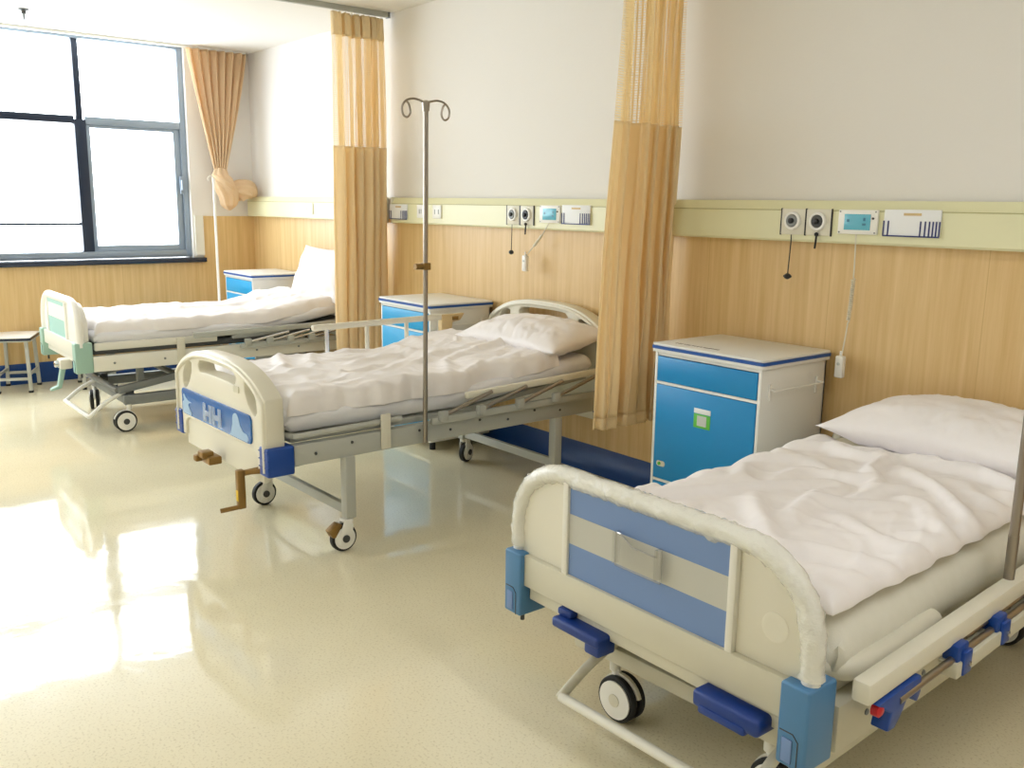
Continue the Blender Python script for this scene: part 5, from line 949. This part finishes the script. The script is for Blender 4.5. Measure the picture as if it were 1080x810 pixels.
HW = .472                                     # half width of a bed over its corner brackets
def arch_pts(hw, z0, z1, r=.17, n=10):
    return [(-hw, 0, z0)]+[(-hw+r-r*math.cos(R_(90*k/n)), 0, z1-r+r*math.sin(R_(90*k/n))) for k in range(n+1)]+ \
        [(hw-r+r*math.sin(R_(90*k/n)), 0, z1-r+r*math.cos(R_(90*k/n))) for k in range(n+1)]+[(hw, 0, z0)]
def arch_bed(name_label, loc, rz, L, far, HW, dz=0, frz=0):
    """bed with tubular arch ends, foot pedals and a swing-out pedal frame"""
    t = empty('hospital_bed', name_label, 'hospital bed', loc, rz, 'hospital beds')
    blk, pan, body = ('tealblock', 'teal', 'offwhite') if far else ('blueblock', 'bluepanel', 'greybeige')
    ped = 'tealblock' if far else 'bluenavy'
    for end, y, H in ((0, .045, .728 if not far else .712), (1, L-.045, .64 if not far else .76)):
        fb = bpy.data.objects.new('footboard' if end == 0 else 'headboard', None); COL.objects.link(fb); fb.parent = t; fb.location = (0, y, dz); fb.rotation_euler = (0, 0, R_(frz) if end == 0 else 0)
        s = -1 if end == 0 else 1
        hw = HW-.022
        # tube round the edge
        P = [Vector(p) for p in arch_pts(hw, .44, H-.018, .17)]
        full = []
        for A, B in zip(P, P[1:]):
            n = max(1, int((B-A).length/.012)); full += [A+(B-A)*k/n for k in range(n)]
        full.append(P[-1])
        if far:
            MB().tube(full, .024, 14).build('arch_tube', 'white', fb)
        else:
            MB().tube(full, .019, 14).build('arch_tube', 'white', fb)
            core = [q for q in full if q.z > .475]
            ph = random.Random(end)
            def rf(k, a, N=len(core)):
                i = k*(N-1)
                n1 = 1.3*noise.noise(Vector((i*.75, math.cos(a)*1.4, math.sin(a)*1.4+end*7)))
                n2 = noise.noise(Vector((i*.16, math.cos(a)*.9, math.sin(a)*.9+3)))
                sp = max(0, noise.noise(Vector((i*1.1, 2.5*math.cos(a), 2.5*math.sin(a)+9)))-.18)
                return .0245+.003*n1+.003*n2+.011*sp
            MB().tube(core, .024, 22, rf=rf).build('plastic_wrap', 'wrap', fb, ang=50)
        # board inside the arch
        r = .155
        outl = [(-hw+.008, .455), (hw-.008, .455)]+[(hw-.008-r+r*math.cos(R_(a)), H-.03-r+r*math.sin(R_(a))) for a in range(0, 91, 9)]+[(-hw+.008+r-r*math.sin(R_(a)), H-.03-r+r*math.cos(R_(a))) for a in range(0, 91, 9)]
        MB().prism(outl, -.006, .052, bev=.010).build('board', 'cream' if not far else 'white', fb)
        if end == 0:
            x0, x1 = (-.245, .252) if not far else (-.25, .17)
            f = -.012
            MB().box(x0, x1, f, -.004, .455, H-.033).build('inset_panel', pan, fb)
            if not far:
                MB().box(x0, x1, f-.001, -.004, .545, .622).build('inset_stripe', 'greypanel', fb)
                MB().prism([(-.061, .552), (.080, .552), (.080, .628), (.066, .628), (.066, .610), (-.008, .610), (-.046, .632), (-.061, .632)], f-.022, f-.019).build('card_pocket', 'film', fb)
                e = MB()
                for a, b in (((-.061, .552), (.080, .552)), ((.080, .552), (.080, .628)), ((.066, .610), (-.008, .610)), ((-.008, .610), (-.046, .632)), ((-.061, .632), (-.061, .552)), ((-.046, .632), (-.061, .632)), ((.066, .628), (.066, .610))):
                    e.tube([(a[0], f-.0205, a[1]), (b[0], f-.0205, b[1])], .0022, 6)
                e.box(-.071, -.065, f-.022, f, .554, .630).box(.060, .066, f-.022, f, .554, .626).build('pocket_edge', 'film', fb)
            else:
                MB().box(x0, x1, f-.001, -.004, .565, .65).build('inset_stripe', 'white', fb)
            for a in (x0-.018, x1):
                MB().box(a, a+.02, f-.008, .0, .452, H-.025, .004).build('panel_strip', 'offwhite' if not far else 'white', fb)
            if not far:
                MB().lathe([(.032, 0), (.032, .001), (.028, .0018), (.02, .001)], Matrix.Translation((.365, -.006, .552)) @ RX, 30).build('moulded_ring', 'cream', fb)
        MB().box(-HW+.06, HW-.06, -.022, .022, .375, .462, .004).build('cross_rail', body, fb)
        MB().box(-HW+.07, HW-.07, -.005, .02, .335, .376, .003).build('lower_rail', body, fb)
        for q in (-1, 1):
            cb = MB().box(q*HW-(.067 if q > 0 else 0), q*HW+(0 if q > 0 else .067), -.036, .06, .29, .466, .006, 3).build('corner_bracket', blk, fb)
            xx = q*HW-(.06 if q > 0 else -.008)
            e = MB().box(xx+.006, xx+.03, -.0385, -.036, .30, .352, .002).build('release_latch', 'bluepanel' if not far else 'teal', cb)
            MB().tube([(xx+.0, -.0365, .365), (xx+.03, -.0365, .365), (xx+.042, -.0365, .352), (xx+.042, -.0365, .292)], .0013, 6).build('seam', 'darkgrey', cb)
            MB().tube([(q*(HW-.036), .0, .29), (q*(HW-.036), .0, .262)], .006, 8).build('pin', 'darkgrey', cb)
        if end == 0:
            # hand controls under the cross rail
            if not far:
                for x0_, x1_ in ((-.262, -.095), (.200, .372)):
                    pd = MB().box(x0_, x1_, -.05, .02, .325, .352, .008, 3).box(x0_+.0, x0_+.05, -.03, .015, .352, .372, .006).box(x1_-.05, x1_, -.045, .015, .30, .345, .006) if x1_ < 0 else \
                        MB().box(x0_, x1_, -.052, .02, .322, .362, .010, 3).box(x0_+.02, x1_-.03, -.056, -.03, .315, .335, .006)
                    pd.build('foot_control', ped, fb)
            else:
                for a in (.08,):
                    MB().box(a, a+.09, -.06, .01, .28, .34, .01).build('foot_control', 'offwhite', fb)
                    MB().prism([(-.05, .30), (-.02, .30), (-.055, .165), (-.115, .15), (-.115, .165), (-.075, .18)], a+.03, a+.07, plane='yz', bev=.004).build('crank_handle', ped, fb)
                    MB().lathe([(.02, 0), (.02, .02), (.012, .025)], Matrix.Translation((a+.045, -.06, .31)) @ RX, 16).build('crank_boss', 'chrome', fb)
    # side beams, deck
    zb0, zb1 = (.29, .395) if not far else (.385, .475)
    for q in (-1, 1):
        MB().box(q*HW-(.05 if q > 0 else 0), q*HW+(0 if q > 0 else .05), .105, L-.105, zb0, zb1, .004).build('side_beam', body, t)
        bo = MB()
        for k in range(6): bo.lathe([(.007, 0), (.007, .003), (.003, .005)], Matrix.Translation((q*HW, .22+k*(L-.44)/5, (zb0+zb1)/2)) @ Matrix.Rotation(R_(90*q), 4, 'Y'), 12)
        bo.build('bolts', 'grey', t)
    if not far:
        MB().prism(rrect(-HW+.045, HW-.035, .115, L-.12, .05), .395, .425, plane='xy', bev=.006).build('deck_panel', 'greybeige', t)
        # raised rounded lip that holds the mattress foot and sides
        for q in (-1, 1):
            p = [(q*.16, .122, .452), (q*(HW-.12), .122, .452), (q*(HW-.045), .145, .452), (q*(HW-.012), .21, .452), (q*(HW-.012), .46, .456), (q*(HW-.012), .52, .456)]
            MB().tube(smoothpath(p, 7), .026, 14).build('mattress_lip', 'cream', t)
    else:
        MB().prism([(.115, .48), (1.2, .48), (L-.14, .565), (L-.15, .595), (1.2, .515), (.115, .515)], -HW+.04, HW-.03, plane='yz', bev=.004).build('deck_panel', 'darkgrey', t)
        for q in (-1, 1):
            MB().bar((q*(HW-.03), .12, .527), (q*(HW-.03), .85, .527), .022, .045, .008).build('mattress_lip', 'offwhite', t)
            MB().bar((q*(HW-.04), .95, .515), (q*(HW-.04), L-.2, .575), .02, .03, .004).build('backrest_tube', 'steelgrey', t)
    cxx, cy0 = (.385, .30) if far else (.245, .235)
    # lifting base: two long beams, cross members, scissor arms and casters
    for q in (-1, 1):
        MB().box(q*.36-.022, q*.36+.022, cy0-.02, L-.12, .155, .215, .004).build('base_beam', 'grey' if far else 'greybeige', t)
        MB().bar((q*.32, .26, .24), (q*.32, .80, .325), .035, .045, .005).build('lift_arm', 'grey', t)
        MB().bar((q*.29, .62, .30), (q*.29, L-.45, .21), .035, .045, .005).build('lift_arm', 'grey', t)
        MB().bar((q*.30, .40, .25), (q*.30, .40, .39), .035, .04, .005).build('lift_post', 'grey' if far else 'greybeige', t)
        for y in (cy0, L-.19): caster(t, q*cxx, y, .064, 'twin' if far else 'cream', .16, (0 if q > 0 else R_(75)) if far else R_(90))
    MB().box(-.38, .38, cy0-.025, cy0+.025, .165, .21, .004).build('base_crossbeam', 'grey' if far else 'greybeige', t)
    MB().box(-.36, .36, L-.2, L-.15, .165, .21, .004).build('base_crossbeam', 'grey' if far else 'greybeige', t)
    for q in ((.62, .30), (.26, .24)): MB().cyl((-.32, q[0], q[1]), (.32, q[0], q[1]), .018).build('lift_axle', 'grey', t)
    # swing-out pedal frame
    pz, pxo, py = (.10, .04, .085) if far else (.135, .045, .02)
    MB().tube([(pxo-.28, py, pz), (pxo+.28, py, pz)], .013, 14).build('pedal_bar', 'white' if far else 'offwhite', t)
    for q in (-1, 1):
        MB().tube(smoothpath([(pxo+q*.276, cy0+.02, .235), (pxo+q*.277, (cy0+py)/2, (pz+.235)/2+.01), (pxo+q*.28, py+.02, pz+.012), (pxo+q*.28, py-.004, pz-.004)], 6), .013, 12).build('pedal_arm', 'white' if far else 'greybeige', t)
        MB().box(pxo+q*.276-.02, pxo+q*.276+.02, cy0, cy0+.05, .205, .255, .006).build('pedal_pivot', 'darkgrey', t)
    return t
BN = 3                                        # beds: near, middle, far
# ---- nearest bed
NL = 1.72
bed = arch_bed('cream hospital bed with plastic-wrapped arch footboard and blue striped panel, nearest the camera', (-1.352, 1.446, 0), R_(2.2), NL, False, .472, 0, -2.3)
x = .527
TL = lambda y: .026*(y-.08)                   # the folded rail slopes up towards the head
MB().bar((x, .075, .462), (x, 1.50, .462+TL(1.5)), .040, .047, .007).build('side_rail_bar', 'cream', bed)
MB().bar((x+.018, .42, .392+TL(.42)), (x+.018, 1.50, .392+TL(1.5)), .044, .036, .004).build('side_rail_carrier', 'greybeige', bed)
MB().tube([(x+.022, .19, .414), (x+.022, 1.45, .416+TL(1.45))], .0085, 12).build('side_rail_post', 'polemetal', bed)
MB().tube([(x+.008, .52, .43+TL(.52)), (x+.008, 1.45, .426+TL(1.45))], .007, 12).build('side_rail_post', 'polemetal', bed)
for y in (.455, .66, .90, 1.2):
    t_ = TL(y)
    MB().box(x+.0, x+.036, y-.028, y+.026, .405+t_, .446+t_, .006).box(x+.03, x+.044, y-.012, y+.03, .375+t_, .43+t_, .004).build('pivot_block', 'bluedark', bed)
    MB().lathe([(.006, 0), (.006, .004), (.003, .005)], Matrix.Translation((x+.044, y+.012, .40+t_)) @ Matrix.Rotation(R_(90), 4, 'Y'), 12).build('pivot_bolt', 'chrome', bed)
lt = MB().prism([(.10, .436), (.28, .440), (.285, .402), (.27, .382), (.25, .402), (.225, .408), (.205, .380), (.18, .358), (.15, .36), (.16, .398)], x-.012, x+.026, plane='yz', bev=.004).build('rail_latch', 'bluedark', bed)
MB().lathe([(.014, 0), (.014, .014), (.008, .018)], Matrix.Translation((x+.008, .118, .418)) @ Matrix.Rotation(R_(90), 4, 'Y'), 18).build('release_button', 'red', lt)
for q in (.60, 1.2): MB().box(x-.06, x+.0, q, q+.04, .385+TL(q), .42+TL(q), .004).build('rail_mount', 'darkgrey', bed)
NSK = lambda y: -.036*(y-1.45)
nbase = lambda x, y: .566+.022*(x+1.34)
mattress('cream-sheeted mattress on the nearest bed', -1.333, .435, 1.585, 3.10, .426, .563, 'sheet', None, 1, NSK, .095)
duvet('rumpled white duvet spread on the nearest bed', -1.765, -.915, 1.575, 2.80, nbase, .030, 2.0, wob=.03, left_drop=.12,
      crump='near', amp=.3, ck=.82, skew=NSK)
pillow('plump white pillow lying at the head of the nearest bed', (-1.30, 2.95, .662), (.80, .43, .20), (4, 0, 0), 1)
iv_pole(-.862, 2.25, .395, 1.72, 'steel drip pole standing at the side of the nearest bed', True, .0115)

# ---- middle bed: moulded ends, cranks, tube legs
def moulded_end(t, y, H, front, s):
    """one piece moulded board: arched top, three grip holes, blue inset, feet at both sides"""
    fb = bpy.data.objects.new('footboard' if front else 'headboard', None); COL.objects.link(fb); fb.parent = t; fb.location = (0, y, .03)
    hw = HW-.012
    def top(x): return H-.10*(abs(x)/hw)**3.2-.012*(x/hw)**2
    top_pts = [(hw*math.cos(math.pi*k/40), 0) for k in range(1, 40)]
    outl = [(-hw, .335), (-hw+.085, .335), (-hw+.085, .395), (-hw+.12, .415), (hw-.12, .415), (hw-.085, .395), (hw-.085, .335), (hw, .335)]
    xs = [hw*math.sin(math.pi/2*k/16) for k in range(16, -17, -1)]
    outl += [(hw, .58)]+[(a*.995, top(a)) for a in xs]+[(-hw, .58)]
    grip = [(a, top(a)-.040) for a in [(.17-.34*k/12) for k in range(13)]]+[(-.19, top(.17)-.058), (-.185, top(.17)-.078)]+[(a, top(a)-.088) for a in [(-.17+.34*k/12) for k in range(13)]]+[(.185, top(.17)-.078), (.19, top(.17)-.058)]
    def sideh(q):
        p = [(.265, .665), (.295, .672), (.335, .650), (.365, .610), (.372, .565), (.355, .548), (.33, .552), (.295, .585), (.268, .63)]
        return [(q*a, b+(H-.735)) for a, b in p]
    MB().prism(outl, -.03, .045, holes=(grip, sideh(1), sideh(-1)), bev=.007).build('board', 'cream', fb)
    rim = [(hw-.016, -.031, .345)]+[(hw-.016, -.031, .58)]+[(a*.96, -.031, top(a)-.018) for a in xs]+[(-hw+.016, -.031, .58), (-hw+.016, -.031, .345)]
    MB().tube(rim, .010, 8).build('raised_rim', 'cream', fb)
    if front:
        MB().prism(rrect(-.375, .33, .432, .545, .022), -.037, -.029, bev=.002).build('inset_panel', 'bluedeep', fb)
        # printed pale shapes on the blue inset
        sw = [(-.36, .436), (-.27, .436), (-.262, .447), (-.285, .462), (-.30, .478), (-.290, .487), (-.262, .492), (-.30, .497), (-.325, .507), (-.345, .522), (-.352, .515), (-.345, .492), (-.362, .482)]
        MB().prism(sw, -.0385, -.037).build('inset_print', 'bluepale', fb)
        hp = [(.14, .436), (.30, .436)]+arc(.29, .452, .016, -60, 80, 5)+[(.262, .470), (.235, .490)]+arc(.195, .503, .030, 30, 170, 7)+[(.163, .485), (.152, .460)]
        MB().prism(hp, -.0385, -.037).build('inset_print', 'bluepale', fb)
        for q in (-.115, -.02):               # two clear clips side by side on the inset
            MB().prism([(q, .445), (q+.022, .445), (q+.022, .470), (q+.060, .470), (q+.060, .445), (q+.082, .445), (q+.082, .522), (q+.060, .522), (q+.060, .492), (q+.022, .492), (q+.022, .522), (q, .522)], -.047, -.041, bev=.001).build('card_clip', 'pocket', fb)
        MB().prism(rrect(.175, .225, .615, .64, .005), -.034, -.03).build('embossed_mark', 'greybeige', fb)
    MB().box(-HW+.08, HW-.07, -.018, .012, .29, .42, .005).build('cross_panel', 'cream', fb)
    for q in (-1, 1):
        cb = MB().box(q*(HW+.006)-(.075 if q > 0 else 0), q*(HW+.006)+(0 if q > 0 else .075), -.036, .075, .33, .442, .008, 3)
        cb = cb.build('corner_bracket', 'bluedark', fb)
        g = MB()
        for k in range(3): g.box(q*(HW+.007)-.0395-.038, q*(HW+.007)-.0395+.038, -.0375, .0, .365+k*.03, .3685+k*.03) if q > 0 else g.box(-HW-.008, -HW+.068, -.0375, .0, .365+k*.03, .3685+k*.03)
        g.build('grip_ridges', 'bluedark', cb)
    return fb
M['bluedeep'] = mat('azure_print', (40, 104, 176), .25); M['bluepale'] = mat('pale_blue_print', (150, 184, 220), .3)
M['pocket'] = mat('clear_white_plastic', (206, 222, 238), .15, alpha=.34)
MX, MY, ML = -3.568, 1.335, 1.85
HW = .46
mb_ = empty('hospital_bed', 'cream hospital bed with moulded blue-panelled footboard and crank handles, middle of the row', 'hospital bed', (MX, MY, 0), R_(1.2), 'hospital beds')
moulded_end(mb_, .036, .735, True, -1)
hb = moulded_end(mb_, ML-.05, .852, False, 1)
for q in (-1, 1):
    MB().box(q*HW-(.045 if q > 0 else 0), q*HW+(0 if q > 0 else .045), .112, ML-.112, .388, .468, .003).build('side_beam', 'steelgrey', mb_)
    bo = MB()
    for k in range(9): bo.lathe([(.006, 0), (.006, .003), (.002, .004)], Matrix.Translation((q*HW, .2+k*.16, .425+.02*(k % 2))) @ Matrix.Rotation(R_(90*q), 4, 'Y'), 10)
    bo.build('bolts', 'darkgrey', mb_)
    lx = .450 if q > 0 else -.275
    for y in (.345, 1.465):
        lg = MB().box(lx-.022, lx+.022, y-.022, y+.022, .135, .39, .003).build('leg', 'steelgrey', mb_)
        caster(mb_, lx, y, .056, 'fork', .14, 0 if y < 1 else R_(200), brake=(y < 1 and q > 0))
for y in (.345, 1.465):
    MB().box(-.253, .428, y-.012, y+.012, .145, .185, .003).build('leg_brace', 'steelgrey', mb_)
MB().prism([(.115, .47), (.88, .47), (ML-.16, .545), (ML-.16, .57), (.88, .495), (.115, .495)], -HW+.05, HW-.04, plane='yz', bev=.004).build('deck_panel', 'steelgrey', mb_)
p = [(.0, .10, .50), (HW-.1, .10, .50), (HW-.03, .12, .50), (HW-.015, .18, .50), (HW-.015, .60, .505)]
MB().tube(smoothpath(p, 7), .012, 10).build('mattress_lip', 'steelgrey', mb_)
p = [(-.0, .10, .50), (-HW+.1, .10, .50), (-HW+.03, .12, .50), (-HW+.015, .18, .50), (-HW+.015, .60, .505)]
MB().tube(smoothpath(p, 7), .012, 10).build('mattress_lip', 'steelgrey', mb_)
# crank handles under the footboard
MB().box(-.07, .04, -.055, .0, .322, .355, .006).box(-.045, .01, -.07, -.02, .345, .372, .006).box(-.07, -.035, -.08, -.05, .325, .352, .006).build('crank_handle', 'brass', mb_)
ck = MB().tube([(.34, .06, .365), (.34, -.05, .362)], .012, 12).box(.324, .356, -.07, -.04, .225, .378, .006).tube([(.34, -.055, .232), (.32, -.13, .224)], .009, 10).tube([(.34, -.045, .365), (.41, .04, .375)], .010, 10)
ck.build('crank_handle', 'brass', mb_)
MB().box(.329, .351, -.0715, -.0385, .256, .30, .003).build('warning_label', M['yellow'] if 'yellow' in M else mat('yellow_label', (214, 178, 40), .5), mb_)
for q in (.34, -.02): MB().bar((q, .10, .36), (q, .95, .41), .026, .026, .004).build('crank_shaft', 'grey', mb_)
# collapsed rail on the near side
x = HW+.03
cz = .495
MB().bar((x, .72, cz-.012), (x, ML-.18, cz-.012), .02, .03, .003).build('side_rail_carrier', 'steelgrey', mb_)
MB().bar((x, .90, .570), (x, ML-.14, .592), .026, .03, .008).build('side_rail_bar', 'cream', mb_)
for k, y in enumerate((.77, .97, 1.19, 1.41)):
    MB().tube([(x+.016, y, cz+.008), (x+.016, y+.26, .575)], .009, 10).build('side_rail_post', 'polemetal', mb_)
    MB().box(x+.004, x+.032, y-.02, y+.02, cz-.014, cz+.03, .007).build('pivot_block', 'steelgrey', mb_)
MB().box(HW+.001, HW+.013, .49, .535, .395, .54, .005).build('rail_latch', 'cream', mb_)
# raised rail on the far side
x = -HW-.02
MB().bar((x, .69, .768), (x, 1.60, .772), .028, .030, .009).build('side_rail_bar', 'cream', mb_)
for y in (.77, 1.0, 1.24, 1.47):
    MB().tube([(x, y, .42), (x, y, .762)], .011, 12).build('side_rail_post', 'chrome' if y < .8 else 'cream', mb_)
MB().bar((x, .72, .45), (x, 1.55, .45), .02, .035, .003).build('side_rail_carrier', 'steelgrey', mb_)
lh = MB().prism([(1.46, .785), (1.61, .785), (1.58, .748), (1.53, .741), (1.515, .655), (1.46, .645), (1.455, .73)], x-.018, x+.02, plane='yz', bev=.005).build('release_handle', 'tan', mb_)
MB().box(x+.012, x+.024, 1.525, 1.565, .752, .772, .002).build('handle_slot', 'brass', lh)
mbase = lambda x, y: .588+max(0, (y-2.3))*.11
mattress('white-sheeted mattress on the middle bed', MX-.02, .43, 1.445, 3.05, .505, .586, 'sheetw', lambda y: max(0, (y-2.3))*.11, 5)
duvet('rumpled white duvet spread on the middle bed', MX-.46, MX+.405, 1.455, 2.84, mbase, .06, 6.0, wob=.05, left_drop=.06, right_drop=.02,
      crump='mid', amp=.5)
pillow('white pillow against the headboard of the middle bed', (MX+.08, 2.93, .735), (.72, .40, .17), (8, 0, 3), 5)
iv_pole(MX+HW+.022, 2.03, .40, 1.755, 'tall steel drip stand with two hooks fixed to the middle bed', True, .0095, 'polemetal', 1.128, 0, (.016, 0))

# ---- farthest bed
FX, FY0, FL = -6.01, 1.275, 1.90
fbed = arch_bed('white hospital bed with pale teal footboard panel and raised head, farthest by the window', (FX, FY0, 0), 0, FL, True, .44, .092)
folded_rail(fbed, .44+.03, .68, 1.72, .56, 'steelgrey', 'chrome', 'steelgrey')
MB().box(.441, .453, .585, .635, .40, .55, .005).build('rail_latch', 'cream', fbed)
fb_ = lambda y: max(0, (y-2.45))*.17
fbase = lambda x, y: .612+fb_(y)
mattress('white-sheeted mattress on the farthest bed', FX, .405, 1.40, 3.06, .535, .61, 'sheetw', fb_, 9)
duvet('white duvet spread on the raised farthest bed', FX-.43, FX+.40, 1.405, 2.96, fbase, .05, 11.0, wob=.035, right_drop=.02, left_drop=.05,
      crump='far', amp=.5, ck=.8)
pillow('white pillow propped at the head of the farthest bed', (FX+.08, 3.02, .875), (.70, .38, .15), (68, 0, 0), 9)
iv_pole(-6.56, 2.52, 0, 1.53, 'thin white drip pole beside the farthest bed, in front of the corner cabinet', False, .009, 'white')

# ---- square stools by the window wall
def stool(x, y, rz, label):
    t = empty('stool', label, 'stool', (x, y, 0), rz, 'square stools')
    MB().prism(rrect(-.18, .18, -.13, .13, .02), .370, .378, plane='xy').build('seat_underside', 'steelgrey', t)
    MB().prism(rrect(-.182, .182, -.132, .132, .022), .378, .396, plane='xy', bev=.003).build('edge_band', 'sill', t)
    MB().prism(rrect(-.18, .18, -.13, .13, .02), .396, .403, plane='xy', bev=.002).build('seat', 'white', t)
    for a in (-1, 1):
        for b in (-1, 1):
            lg = MB().bar((a*.135, b*.095, .372), (a*.15, b*.105, .012), .024, .024, .004).build('leg', 'steelgrey', t)
            MB().box(a*.15-.015, a*.15+.015, b*.105-.015, b*.105+.015, 0, .016, .003).build('foot_cap', 'dark', lg)
    for a in (-1, 1):
        MB().bar((a*.146, -.10, .10), (a*.146, .10, .10), .016, .02, .003).build('stretcher', 'steelgrey', t)
    for b in (-1, 1):
        MB().bar((-.144, b*.10, .13), (.144, b*.10, .13), .016, .02, .003).build('stretcher', 'steelgrey', t)
stool(-7.34, 1.30, R_(-22), 'white-topped square stool at the left edge, next to the farthest bed')
stool(-7.20, 1.80, R_(-8), 'white-topped square stool mostly hidden behind the foot of the farthest bed')
